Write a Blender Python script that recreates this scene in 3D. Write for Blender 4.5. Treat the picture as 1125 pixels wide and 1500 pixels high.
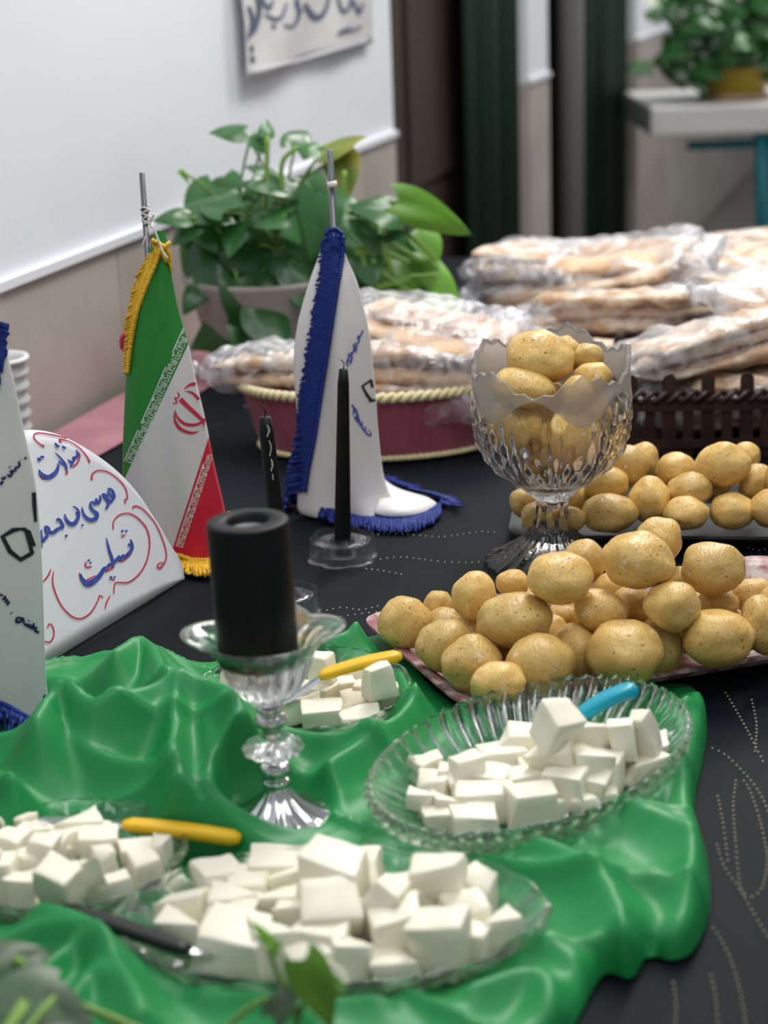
import bpy, bmesh, math, random
import numpy as np
from mathutils import Vector, Matrix, noise as mnoise
from mathutils.bvhtree import BVHTree
random.seed(7); np.random.seed(7)
for o in list(bpy.data.objects): bpy.data.objects.remove(o)
S = bpy.context.scene; COL = S.collection
PI = math.pi
# ------------------------------------------------------------------ camera
F = 2700.0; PITCH = math.radians(17.5); ROLL = math.radians(-2.06)
cd = bpy.data.cameras.new('camera'); cam = bpy.data.objects.new('camera', cd); COL.objects.link(cam)
cd.sensor_fit = 'VERTICAL'; cd.sensor_height = 36.0; cd.lens = F/1500*36
M3 = Matrix.Rotation(PI/2-PITCH, 3, 'X') @ Matrix.Rotation(ROLL, 3, 'Z')
CAM = Vector((0, 0, 1.35)); cam.matrix_world = Matrix.Translation(CAM) @ M3.to_4x4()
cd.clip_start = .02; cd.clip_end = 100
cd.dof.use_dof = True; cd.dof.focus_distance = 1.62; cd.dof.aperture_fstop = 5.4
S.camera = cam
# ------------------------------------------------------------------ world, lamps, exposure
W = bpy.data.worlds.new('world'); S.world = W; W.use_nodes = True
W.node_tree.nodes['Background'].inputs[0].default_value = (.93, .97, 1, 1)
W.node_tree.nodes['Background'].inputs[1].default_value = .24
def area(loc, size, power, color=(1, .98, .94), target=None, sy=None):
    l = bpy.data.lights.new('ceiling_or_fill_lamp', 'AREA'); l.energy = power; l.size = size; l.color = color
    l.shape = 'RECTANGLE'; l.size_y = sy or size
    o = bpy.data.objects.new('ceiling_or_fill_lamp', l); COL.objects.link(o); o.location = loc
    if target is not None:
        o.rotation_euler = (Vector(target)-Vector(loc)).to_track_quat('-Z', 'Y').to_euler()
    return o
area((.35, 2.3, 2.75), .45, 24, target=(.1, 1.5, .75), sy=1.2)
area((.9, .9, 2.75), .3, 7, target=(0, 1.2, .75), sy=1.2)
area((.9, 4.0, 2.75), .45, 24, target=(.4, 3.2, .75), sy=1.2)
area((2.0, 6.2, 2.75), .45, 30, target=(1.2, 6.2, .75), sy=1.2)  # extra lamp added to brighten the far white table
area((-.1, .4, 2.7), .8, 7, color=(.92, .96, 1), target=(-.3, 2.4, 1.2))  # added fill lamp, aimed to brighten the left wall
S.view_settings.view_transform = 'Standard'; S.view_settings.look = 'None'
S.view_settings.gamma = 1; S.view_settings.use_curve_mapping = False; S.view_settings.exposure = .36
try: S.cycles.transparent_max_bounces = 24; S.cycles.max_bounces = 14; S.cycles.transmission_bounces = 12
except Exception: pass
# ------------------------------------------------------------------ pixel helpers (positions measured off the photograph)
TZ = .75                                   # table top
def ray(x, y): return M3 @ Vector(((x-562.5)/F, -(y-750)/F, -1.0))
def P(x, y, z=TZ):
    d = ray(x, y); return CAM + d*((z-CAM.z)/d.z)
def PD(x, y, Y):
    d = ray(x, y); return CAM + d*(Y/d.y)
def depth(p): return -(M3.transposed() @ (Vector(p)-CAM)).z
def proj(p):
    v = M3.transposed() @ (Vector(p)-CAM); return 562.5+F*v.x/-v.z, 750-F*v.y/-v.z
# ------------------------------------------------------------------ materials
def mat(name, color, rough=.5, metal=0, trans=0, ior=1.45, sss=0, sheen=0, noise=None, bump=None, spec=.5, coat=0, extra=None):
    """noise = (scale, color2, lo, hi, detail); bump = (scale, strength, dist)"""
    m = bpy.data.materials.new(name); m.use_nodes = True; nt = m.node_tree; N = nt.nodes; L = nt.links
    b = N['Principled BSDF']
    b.inputs['Base Color'].default_value = (*color, 1); b.inputs['Roughness'].default_value = rough
    b.inputs['Metallic'].default_value = metal; b.inputs['Transmission Weight'].default_value = trans
    b.inputs['IOR'].default_value = ior; b.inputs['Specular IOR Level'].default_value = spec
    b.inputs['Sheen Weight'].default_value = sheen; b.inputs['Coat Weight'].default_value = coat
    if sss: b.inputs['Subsurface Weight'].default_value = sss; b.inputs['Subsurface Radius'].default_value = (.01, .008, .005)
    tc = N.new('ShaderNodeTexCoord')
    if noise:
        n = N.new('ShaderNodeTexNoise'); n.inputs['Scale'].default_value = noise[0]; n.inputs['Detail'].default_value = noise[4] if len(noise) > 4 else 4
        L.new(tc.outputs['Object'], n.inputs['Vector'])
        r = N.new('ShaderNodeValToRGB'); r.color_ramp.elements[0].position = noise[2]; r.color_ramp.elements[1].position = noise[3]
        r.color_ramp.elements[0].color = (*color, 1); r.color_ramp.elements[1].color = (*noise[1], 1)
        L.new(n.outputs['Fac'], r.inputs['Fac']); L.new(r.outputs['Color'], b.inputs['Base Color'])
    if bump:
        n = N.new('ShaderNodeTexNoise'); n.inputs['Scale'].default_value = bump[0]; n.inputs['Detail'].default_value = 4
        L.new(tc.outputs['Object'], n.inputs['Vector'])
        bp = N.new('ShaderNodeBump'); bp.inputs['Strength'].default_value = bump[1]; bp.inputs['Distance'].default_value = bump[2]
        L.new(n.outputs['Fac'], bp.inputs['Height']); L.new(bp.outputs['Normal'], b.inputs['Normal'])
    if extra: extra(m, N, L, b, tc)
    return m
def mixc(N, L, a, b, fac):
    x = N.new('ShaderNodeMix'); x.data_type = 'RGBA'
    for s, v in ((6, a), (7, b)):
        if hasattr(v, 'links'): L.new(v, x.inputs[s])
        else: x.inputs[s].default_value = (*v, 1)
    if hasattr(fac, 'links'): L.new(fac, x.inputs[0])
    else: x.inputs[0].default_value = fac
    return x.outputs[2]
def ramp(N, L, src, p0, p1, c0=0., c1=1.):
    r = N.new('ShaderNodeMapRange'); r.inputs[1].default_value = p0; r.inputs[2].default_value = p1
    r.inputs[3].default_value = c0; r.inputs[4].default_value = c1; L.new(src, r.inputs[0]); return r.outputs[0]
def tex(N, L, tc, scale, detail=3, kind='Noise', rough=.5, out='Object'):
    n = N.new('ShaderNodeTex'+kind); n.inputs['Scale'].default_value = scale
    if kind == 'Noise': n.inputs['Detail'].default_value = detail; n.inputs['Roughness'].default_value = rough
    L.new(tc.outputs[out], n.inputs['Vector']); return n.outputs['Fac' if kind == 'Noise' else 'Distance']
def potato_nodes(m, N, L, b, tc):
    info = N.new('ShaderNodeObjectInfo')
    off = N.new('ShaderNodeVectorMath'); off.operation = 'ADD'; L.new(tc.outputs['Object'], off.inputs[0])
    sc = N.new('ShaderNodeMath'); sc.operation = 'MULTIPLY'; sc.inputs[1].default_value = 37; L.new(info.outputs['Random'], sc.inputs[0]); L.new(sc.outputs[0], off.inputs[1])
    class T: outputs = {'Object': off.outputs[0]}
    n1 = tex(N, L, T, 1.6, 3); n2 = tex(N, L, T, 9, 6); v = tex(N, L, T, 3.2, 0, 'Voronoi'); n3 = tex(N, L, T, 34, 3); n4 = tex(N, L, T, 2.2, 5, rough=.7)
    base = mixc(N, L, (.72, .49, .165), (.60, .37, .10), ramp(N, L, n1, .38, .66))
    base = mixc(N, L, base, (.40, .225, .085), ramp(N, L, n2, .52, .74, 0, .55))
    base = mixc(N, L, base, (.19, .10, .045), ramp(N, L, v, .17, .07, 0, .9))
    base = mixc(N, L, base, (.25, .14, .06), ramp(N, L, n3, .63, .70, 0, .75))
    base = mixc(N, L, base, (.84, .79, .68), ramp(N, L, n4, .62, .69, 0, .75))
    hs = N.new('ShaderNodeHueSaturation'); L.new(base, hs.inputs['Color']); L.new(ramp(N, L, info.outputs['Random'], 0, 1, .86, 1.12), hs.inputs['Value']); L.new(hs.outputs[0], b.inputs['Base Color'])
    w = N.new('ShaderNodeTexWave'); w.inputs['Scale'].default_value = 2.3; w.inputs['Distortion'].default_value = 9; w.inputs['Detail'].default_value = 4; w.inputs['Detail Scale'].default_value = 1.6
    L.new(T.outputs['Object'], w.inputs['Vector'])
    ad = N.new('ShaderNodeMath'); ad.operation = 'MULTIPLY_ADD'; ad.inputs[1].default_value = .35; L.new(w.outputs['Fac'], ad.inputs[0]); L.new(n2, ad.inputs[2])
    a2 = N.new('ShaderNodeMath'); a2.operation = 'MULTIPLY_ADD'; a2.inputs[1].default_value = .9; L.new(ramp(N, L, v, .05, .16), a2.inputs[0]); L.new(ad.outputs[0], a2.inputs[2])
    bp = N.new('ShaderNodeBump'); bp.inputs['Strength'].default_value = .32; bp.inputs['Distance'].default_value = .0012
    L.new(a2.outputs[0], bp.inputs['Height']); L.new(bp.outputs['Normal'], b.inputs['Normal'])
MPOT = mat('potato_skin', (.55, .36, .14), .36, sss=.05, extra=potato_nodes, spec=.5)
def glass(name, color=(1, 1, 1), rough=.01, ior=1.46, bump=None): return mat(name, color, rough, trans=1, ior=ior, bump=bump)
def lighten(m, k, tint=(1, 1, 1)):
    N = m.node_tree.nodes; L = m.node_tree.links; b = N['Principled BSDF']; o = N['Material Output']; t = N.new('ShaderNodeBsdfTransparent'); t.inputs[0].default_value = (*tint, 1)
    x = N.new('ShaderNodeMixShader'); x.inputs[0].default_value = k; L.new(b.outputs[0], x.inputs[1]); L.new(t.outputs[0], x.inputs[2]); L.new(x.outputs[0], o.inputs[0]); return m
MGLASS = lighten(glass('dish_glass', (.94, 1, .97)), .10, (.96, 1, .98)); MCRYST = lighten(glass('crystal_glass', (.985, .99, .985), ior=1.5), .18); MFROST = None
MCLEAR = lighten(mat('clear_plastic', (.96, .97, 1), .05, trans=.97, ior=1.25), .60)
MCHEESE = mat('white_cheese', (.88, .83, .66), .45, sss=.2, noise=(40, (.90, .86, .73), .35, .6), bump=(260, .35, .0006))
MCHROME = mat('chrome', (.62, .62, .63), .16, 1, bump=(60, .15, .001))
MBLADE = mat('steel_blade', (.6, .62, .64), .25, 1)
MWAX = mat('black_wax', (.006, .006, .007), .5, spec=.22, bump=(150, .08, .0005)); MWAXG = mat('grey_wax', (.12, .12, .12), .5, noise=(60, (.26, .26, .26), .4, .65))
MYEL = mat('yellow_plastic', (.85, .50, .015), .32); MTEAL = mat('turquoise_plastic', (.0, .33, .46), .3); MBLK = mat('black_plastic', (.012, .012, .014), .4)
def satin_nodes(m, N, L, b, tc):
    w = tex(N, L, tc, 900, 2); n = tex(N, L, tc, 11, 2, rough=.4)
    ad = N.new('ShaderNodeMath'); ad.operation = 'MULTIPLY_ADD'; ad.inputs[1].default_value = .04; L.new(w, ad.inputs[0]); L.new(n, ad.inputs[2])
    bp = N.new('ShaderNodeBump'); bp.inputs['Strength'].default_value = .25; bp.inputs['Distance'].default_value = .003
    L.new(ad.outputs[0], bp.inputs['Height']); L.new(bp.outputs['Normal'], b.inputs['Normal'])
MSATIN = mat('green_satin', (.012, .245, .062), .42, spec=.4, extra=satin_nodes)
MBLACKC = mat('black_cloth', (.0035, .005, .008), .62, spec=.11, noise=(3, (.007, .010, .015), .4, .7), extra=satin_nodes)
MPINKC = mat('pink_cloth', (.34, .12, .16), .8, sheen=.3, noise=(18, (.42, .17, .21), .35, .65), bump=(40, .4, .006))
MWHITEF = mat('white_satin', (.74, .71, .72), .5, sheen=.15, bump=(1200, .1, .0003))
MBLUEF = mat('blue_yarn', (.003, .014, .14), .6, noise=(300, (.006, .035, .27), .3, .7)); MGOLDF = mat('gold_yarn', (.72, .40, .015), .5, noise=(300, (.85, .52, .04), .3, .7))
MPAPER = mat('white_paper', (.80, .81, .86), .7, noise=(6, (.76, .77, .83), .3, .7), bump=(12, .2, .002))
MINKB = mat('blue_marker', (.035, .065, .36), .6, noise=(160, (.07, .12, .48), .4, .7)); MINKR = mat('red_marker', (.62, .05, .11), .6); MINKN = mat('navy_print', (.012, .02, .10), .6)
MINKK = mat('black_print', (.012, .013, .02), .6); MEMB = mat('red_print', (.55, .02, .06), .6); MWPR = mat('white_print', (.72, .78, .72), .6); MGPR = mat('green_print', (.03, .22, .06), .6)
MPOLE = mat('grey_metal', (.16, .16, .18), .3, .9); MSTRING = mat('white_string', (.72, .68, .64), .8); MREDR = mat('red_ribbon', (.62, .04, .10), .5)
def leaf_nodes(c1, c2):
    def f(m, N, L, b, tc):
        info = N.new('ShaderNodeObjectInfo'); n = tex(N, L, tc, .9, 4)
        c = mixc(N, L, c1, c2, ramp(N, L, n, .35, .65)); hs = N.new('ShaderNodeHueSaturation'); L.new(c, hs.inputs['Color'])
        L.new(ramp(N, L, info.outputs['Random'], 0, 1, .7, 1.3), hs.inputs['Value']); L.new(hs.outputs[0], b.inputs['Base Color'])
        b.inputs['Transmission Weight'].default_value = 0
    return f
MLEAF = mat('pothos_leaf', (.02, .09, .02), .3, extra=leaf_nodes((.022, .105, .022), (.045, .165, .04)), spec=.6)
MLEAFB = mat('bright_leaf', (.1, .28, .02), .4, extra=leaf_nodes((.085, .235, .012), (.12, .30, .02)))
MLEAFY = mat('yellowing_leaf', (.2, .3, .03), .4, extra=leaf_nodes((.10, .22, .03), (.55, .42, .03)))
MSTEM = mat('green_stem', (.20, .36, .07), .5); MSOIL = mat('soil', (.04, .028, .02), .9, bump=(60, 1, .01))
MBREAD = mat('flatbread', (.42, .22, .10), .75, noise=(13, (.72, .52, .34), .38, .6, 8), bump=(70, .6, .004))
MBREADW = mat('floury_flatbread', (.50, .32, .20), .8, noise=(26, (.80, .68, .54), .42, .58, 8), bump=(90, .6, .003))
def bag_mat():
    m = bpy.data.materials.new('thin_plastic_film'); m.use_nodes = True; nt = m.node_tree; N = nt.nodes; L = nt.links; N.clear()
    out = N.new('ShaderNodeOutputMaterial'); t = N.new('ShaderNodeBsdfTransparent'); g = N.new('ShaderNodeBsdfGlossy'); d = N.new('ShaderNodeBsdfTranslucent'); d2 = N.new('ShaderNodeBsdfDiffuse')
    g.inputs['Roughness'].default_value = .42; g.inputs['Color'].default_value = (.7, .71, .75, 1); d2.inputs['Color'].default_value = (.85, .86, .92, 1); d.inputs['Color'].default_value = (.85, .86, .92, 1)
    lw = N.new('ShaderNodeLayerWeight'); lw.inputs['Blend'].default_value = .35
    tc = N.new('ShaderNodeTexCoord'); n = N.new('ShaderNodeTexNoise'); n.inputs['Scale'].default_value = 26; n.inputs['Detail'].default_value = 5; n.inputs['Distortion'].default_value = 1.2; L.new(tc.outputs['Object'], n.inputs['Vector'])
    bp = N.new('ShaderNodeBump'); bp.inputs['Strength'].default_value = .7; bp.inputs['Distance'].default_value = .008; L.new(n.outputs['Fac'], bp.inputs['Height']); L.new(bp.outputs[0], g.inputs['Normal']); L.new(bp.outputs[0], lw.inputs['Normal'])
    a = N.new('ShaderNodeMixShader'); a.inputs[0].default_value = .5; L.new(d.outputs[0], a.inputs[1]); L.new(d2.outputs[0], a.inputs[2])
    c = N.new('ShaderNodeMixShader'); L.new(ramp(N, L, n.outputs['Fac'], .42, .72, .06, .50), c.inputs[0]); L.new(t.outputs[0], c.inputs[1]); L.new(a.outputs[0], c.inputs[2])
    e = N.new('ShaderNodeMixShader'); L.new(ramp(N, L, lw.outputs['Fresnel'], 0, 1, .03, .26), e.inputs[0]); L.new(c.outputs[0], e.inputs[1]); L.new(g.outputs[0], e.inputs[2])
    L.new(e.outputs[0], out.inputs[0]); return m
MBAG = bag_mat()
MPINKS = mat('pink_gathered_satin', (.27, .045, .085), .5, sheen=.3, noise=(30, (.34, .075, .12), .3, .7)); MCORD = mat('pale_yellow_braid', (.72, .62, .34), .6, noise=(120, (.80, .72, .45), .3, .7))
MBROWN = mat('dark_brown_wood', (.022, .009, .008), .45, noise=(40, (.055, .024, .018), .3, .7), bump=(60, .4, .002))
MTRAYP = mat('printed_melamine', (.30, .12, .14), .4, spec=.2, noise=(60, (.52, .44, .40), .45, .58, 6)); MTRAYM = mat('grey_metal_tray', (.045, .048, .048), .5, 0, spec=.2)
MPLASTER = mat('white_plaster', (.80, .82, .87), .85, noise=(1.5, (.77, .79, .85), .4, .7), bump=(4, .25, .01))
MMARBLE = mat('beige_marble', (.40, .355, .315), .4, noise=(5, (.53, .485, .435), .32, .7, 10))
MDOOR = mat('dark_brown_door', (.035, .02, .016), .55, noise=(3, (.05, .03, .024), .3, .7)); MGREENP = mat('dark_green_curtain', (.004, .026, .012), .7)
MFLOOR = mat('grey_floor', (.16, .15, .14), .5, noise=(3, (.2, .19, .18), .4, .6)); MWHITET = mat('white_stone', (.86, .85, .83), .6, noise=(14, (.80, .78, .76), .4, .7))
MTEALM = mat('teal_painted_metal', (.0, .16, .2), .5); MGPIPE = mat('grey_pipe_paint', (.25, .24, .235), .5); MYPOT = mat('yellow_pot', (.38, .26, .02), .5); MCERAM = mat('white_ceramic', (.72, .72, .72), .35); MPLANTER = mat('taupe_planter', (.36, .33, .31), .6, noise=(8, (.43, .40, .37), .4, .6))
MTABLE = mat('table_wood', (.2, .13, .08), .6); MBEAD = mat('silver_bead', (.72, .64, .46), .35, .2); MDARK = mat('unlit_black', (.006, .006, .006), .8)
# ------------------------------------------------------------------ object helpers
def link(name, me, m=None, parent=None, smooth=True):
    o = bpy.data.objects.new(name, me); COL.objects.link(o)
    if m is not None and not me.materials: me.materials.append(m)
    if smooth: me.shade_smooth()
    if parent: o.parent = parent
    return o
def mk(name, v, f, m=None, parent=None, smooth=True):
    me = bpy.data.meshes.new(name); me.from_pydata([tuple(a) for a in v], [], f); me.update()
    return link(name, me, m, parent, smooth)
def tag(o, label, cat, group=None, kind=None):
    o['label'] = label; o['category'] = cat
    if group: o['group'] = group
    if kind: o['kind'] = kind
    return o
def thing(name, label, cat, loc=(0, 0, 0), rz=0, group=None):
    o = bpy.data.objects.new(name, None); COL.objects.link(o); o.location = loc; o.rotation_euler = (0, 0, rz); o.empty_display_size = .02
    return tag(o, label, cat, group)
def box_vf(c, s, rz=0):
    cx, cy, cz = c; v = []
    for dx in (-.5, .5):
        for dy in (-.5, .5):
            for dz in (-.5, .5):
                x, y = dx*s[0], dy*s[1]; v.append((cx+x*math.cos(rz)-y*math.sin(rz), cy+x*math.sin(rz)+y*math.cos(rz), cz+dz*s[2]))
    return v, [(0, 1, 3, 2), (4, 6, 7, 5), (0, 4, 5, 1), (2, 3, 7, 6), (0, 2, 6, 4), (1, 5, 7, 3)]
def bevel_me(o, w, seg=2):
    bm = bmesh.new(); bm.from_mesh(o.data); bmesh.ops.recalc_face_normals(bm, faces=bm.faces[:])
    bmesh.ops.bevel(bm, geom=bm.edges[:], offset=w, segments=seg, affect='EDGES', profile=.5, clamp_overlap=True); bm.to_mesh(o.data); bm.free(); return o
def box(name, c, s, m, parent=None, rz=0, bev=0, smooth=False):
    v, f = box_vf(c, s, rz); o = mk(name, v, f, m, parent, smooth)
    if bev: bevel_me(o, bev)
    return o
def join(parts):
    V, Fc = [], []
    for v, f in parts:
        n = len(V); V += [tuple(a) for a in v]; Fc += [tuple(i+n for i in q) for q in f]
    return V, Fc
def lathe_vf(prof, n=64, mod=None, z0=0, closed=True):
    """prof: (r, z) list; mod(theta, i, r, z) -> (r, z)"""
    v, f = [], []
    for i, (r, z) in enumerate(prof):
        for k in range(n):
            t = 2*PI*k/n; rr, zz = mod(t, i, r, z) if mod else (r, z)
            v.append((rr*math.cos(t), rr*math.sin(t), zz+z0))
    for i in range(len(prof)-1):
        for k in range(n): f.append((i*n+k, i*n+(k+1) % n, (i+1)*n+(k+1) % n, (i+1)*n+k))
    if closed:
        f.append(tuple(reversed(range(n)))) ; f.append(tuple((len(prof)-1)*n+k for k in range(n)))
    return v, f
def tube_vf(pts, r, n=8, caps=True):
    pts = [Vector(p) for p in pts]; v, f = [], []
    rs = r if isinstance(r, (list, tuple)) else [r]*len(pts)
    up = Vector((.13, .31, .94))
    for i, p in enumerate(pts):
        t = (pts[min(i+1, len(pts)-1)]-pts[max(i-1, 0)]).normalized(); a = t.cross(up)
        if a.length < .1: a = t.cross(Vector((1, 0, 0)))
        a.normalize(); b = t.cross(a)
        for k in range(n):
            q = 2*PI*k/n; v.append(tuple(p+(a*math.cos(q)+b*math.sin(q))*rs[i]))
    for i in range(len(pts)-1):
        for k in range(n): f.append((i*n+k, i*n+(k+1) % n, (i+1)*n+(k+1) % n, (i+1)*n+k))
    if caps: f.append(tuple(reversed(range(n)))); f.append(tuple((len(pts)-1)*n+k for k in range(n)))
    return v, f
def cr(pts, n=6):
    """Catmull-Rom through points (tuples of any length)"""
    ml = max(len(p) for p in pts); pts = [np.array(list(p)+[0]*(ml-len(p)), float) for p in pts]
    if len(pts) < 3: return [pts[0]+(pts[-1]-pts[0])*i/n for i in range(n+1)]
    out = []; q = [2*pts[0]-pts[1]]+pts+[2*pts[-1]-pts[-2]]
    for i in range(1, len(q)-2):
        for k in range(n):
            t = k/n; out.append(.5*((2*q[i])+(q[i+1]-q[i-1])*t+(2*q[i-1]-5*q[i]+4*q[i+1]-q[i+2])*t*t+(3*q[i]-q[i-1]-3*q[i+1]+q[i+2])*t**3))
    out.append(pts[-1]); return out
def bvh_of(o): 
    me = o.data; return BVHTree.FromPolygons([o.matrix_world @ v.co for v in me.vertices], [tuple(p.vertices) for p in me.polygons])
def ink(name, bvh, strokes, m, parent, lift=.0006, inv=None, smooth=True):
    """strokes: [(points [(px,py,width_px)...])] measured off the photograph, laid onto the surface"""
    V, Fc = [], []
    def hit(x, y):
        d = ray(x, y).normalized(); h = bvh.ray_cast(CAM, d)
        if h[0] is None: return None
        n = h[1] if h[1].dot(d) < 0 else -h[1]
        return h[0]+n*lift
    for st in strokes:
        q = cr(st, 5) if smooth and len(st) > 2 else [np.array(p, float) for p in st]
        prev = None
        for i, p in enumerate(q):
            a, b = q[max(i-1, 0)], q[min(i+1, len(q)-1)]; t = b[:2]-a[:2]; l = np.linalg.norm(t)
            if l < 1e-6: continue
            nn = np.array([-t[1], t[0]])/l*max(p[2], .3)/2
            A, B = hit(*(p[:2]+nn)), hit(*(p[:2]-nn))
            if A is None or B is None: prev = None; continue
            V += [A, B]; k = len(V)
            if prev is not None: Fc.append((prev, prev+1, k-1, k-2))
            prev = k-2
    if inv: V = [inv @ v for v in V]
    o = mk(name, V, Fc, m, parent, False); o['kind'] = 'stuff'; return o
ORD = ['first', 'second', 'third', 'fourth', 'fifth', 'sixth', 'seventh', 'eighth', 'ninth', 'tenth', 'eleventh', 'twelfth']
def rowlabels(pts, what, where, nrows):
    """label for each (px,py): row counted from the back, place counted from the left"""
    idx = sorted(range(len(pts)), key=lambda i: pts[i][1]); per = math.ceil(len(pts)/nrows); out = [None]*len(pts)
    names = {1: [''], 2: ['in the back half', 'in the front half'], 3: ['in the back row', 'in the middle row', 'in the front row'],
             4: ['in the back row', 'in the second row', 'in the third row', 'in the front row'],
             5: ['in the back row', 'in the second row', 'in the middle row', 'in the fourth row', 'in the front row']}[nrows]
    for r in range(nrows):
        row = sorted(idx[r*per:(r+1)*per], key=lambda i: pts[i][0])
        for k, i in enumerate(row):
            pos = 'leftmost' if k == 0 else ('rightmost' if k == len(row)-1 else ORD[k]+' from left')
            out[i] = ' '.join(f'{what} {where} {names[r]}, {pos}'.split()).replace(' ,', ',')
    return out
# ------------------------------------------------------------------ setting
fl = box('floor', (1.0, 6, -.05), (12, 18, .1), MFLOOR); fl['kind'] = 'structure'
WA = P(69, 627).xy; WB = P(178, 566).xy; WD = (WB-WA).normalized(); WN = Vector((WD.y, -WD.x))       # wall line and its inward normal
def onwall(x, y):
    r = ray(x, y); t = WA.dot(WN)/r.xy.dot(WN); return CAM+r*t
def sw(px): return (onwall(px, 300).xy-WA).dot(WD)
def sw2(px, off):
    r = ray(px, 300); a = WA+WN*off; t = a.dot(WN)/r.xy.dot(WN); return ((CAM+r*t).xy-WA).dot(WD)
def wall_piece(name, s0, s1, z0, z1, m, front, thick, parent=None):
    a = WA+WD*s0+WN*front; b = WA+WD*s1+WN*front; c = b-WN*thick; d = a-WN*thick
    v = [(*q, z) for z in (z0, z1) for q in (a, b, c, d)]
    return mk(name, v, [(3, 2, 1, 0), (4, 5, 6, 7), (0, 1, 5, 4), (1, 2, 6, 5), (2, 3, 7, 6), (3, 0, 4, 7)], m, parent, False)
WH = .958
segs = [(-3.2, sw(583)), (sw(777), sw(806)), (sw(932), 16)]
for i, (s0, s1) in enumerate(segs):
    w = wall_piece('wall_left', s0, s1, WH, 3.1, MPLASTER, -.004, .22 if i == 0 else .05); w['kind'] = 'structure'
    base = wall_piece('trim_%d' % (i+1), s0, s1, 0, WH-.012, MMARBLE, -.012, .2 if i == 0 else .04); base['kind'] = 'structure'
    cap = wall_piece('skirting_cap', s0, s1, WH-.012, WH, MPLASTER, .006, .2 if i == 0 else .05, base)
    s = s0; step = 1.15
    while s < min(s1, 7):                                   # marble slabs, joints recessed
        e = min(s+step, s1); wall_piece('marble_slab', s+.0015, e-.0015, .02, WH-.012, MMARBLE, 0, .012, base); s = e
bw = mk('wall_back', [(-3, 14, 0), (9, 14, 0), (9, 14, 3.1), (-3, 14, 3.1), (-3, 14.2, 0), (9, 14.2, 0), (9, 14.2, 3.1), (-3, 14.2, 3.1)], [(0, 1, 2, 3), (7, 6, 5, 4), (0, 3, 7, 4), (1, 5, 6, 2), (3, 2, 6, 7), (0, 4, 5, 1)], MPLASTER, None, False); bw['kind'] = 'structure'
d1 = wall_piece('door_1', sw2(570, -.1), sw2(700, -.1), 0, 2.4, MDOOR, -.10, .05); d1['kind'] = 'structure'
wall_piece('door_panel', sw2(605, -.09), sw2(675, -.09), .15, .66, MDOOR, -.09, .02, d1); wall_piece('door_panel', sw2(605, -.09), sw2(675, -.09), .78, 2.2, MDOOR, -.09, .02, d1)
dk = wall_piece('dark_gap_panel', sw(803), sw(860), 0, 2.4, MDARK, -.12, .05); dk['kind'] = 'structure'  # black sheet filling the wall gap, its darkness put into the colour
dk2 = wall_piece('trim_4', sw(690), sw(760), 0, 2.4, MDARK, -.16, .05); dk2['kind'] = 'structure'  # black sheet behind the first curtain, the opening's shade as colour
dk3 = wall_piece('trim_5', sw(850), sw(920), 0, 2.4, MDARK, -.16, .05); dk3['kind'] = 'structure'  # same black sheet behind the second curtain, shade as colour
def curtain(x0, x1, label, off):
    a, b = WA+WD*sw2(x0, off), WA+WD*sw2(x1, off); V, Fc = [], []; n = 60
    for k in range(n+1):
        u = k/n; q = a+(b-a)*u+WN*(off+.018*math.sin(u*PI*9)+.006*math.sin(u*PI*23)); V += [(*q, .02), (*q, 2.35)]
    for k in range(n): Fc.append((2*k, 2*k+2, 2*k+3, 2*k+1))
    o = mk('curtain', V, Fc, MGREENP); md = o.modifiers.new('t', 'SOLIDIFY'); md.thickness = .004
    tag(o, label, 'curtain'); return o
curtain(683, 756, 'dark green hanging curtain beside the brown door', -.045)
curtain(855, 918, 'dark green hanging curtain right of the grey pipe', -.045)
pp = WA+WD*(sw2(837, -.03))-WN*.03
v, f = tube_vf([(pp.x, pp.y, .0), (pp.x, pp.y, 2.4)], .040, 20); pipe = mk('pipe', v, f, MGPIPE); tag(pipe, 'grey vertical pipe between the marble pier and second curtain', 'pipe')
# marks on the plaster
# ------------------------------------------------------------------ far white table with teal frame and yellow pot plant
ft = thing('side_table', 'white topped table with teal frame in the background', 'table', (1.45, 6.25, 0))
box('tabletop', (.02, 0, .74), (1.16, .62, .095), MWHITET, ft, bev=.012)
for lx, ly in ((-.20, -.27), (.5, -.27), (.12, .27), (.5, .27)):
    vv, ff = tube_vf([(lx, ly, .693), (lx+(.03 if lx < 0 else -.02), ly, .0)], .022, 8); mk('leg', vv, ff, MTEALM, ft)
vv, ff = tube_vf([(-.43, -.24, .655), (.5, -.24, .655)], .014, 8); mk('stretcher', vv, ff, MTEALM, ft)
vv, ff = tube_vf([(-.20, -.27, .25), (.5, -.27, .25)], .014, 8); mk('stretcher', vv, ff, MTEALM, ft)
box('dark_underside_slab', (.12, .05, .675), (.6, .4, .03), MDARK, ft)  # black slab added under the tabletop, shade put into its colour
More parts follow.
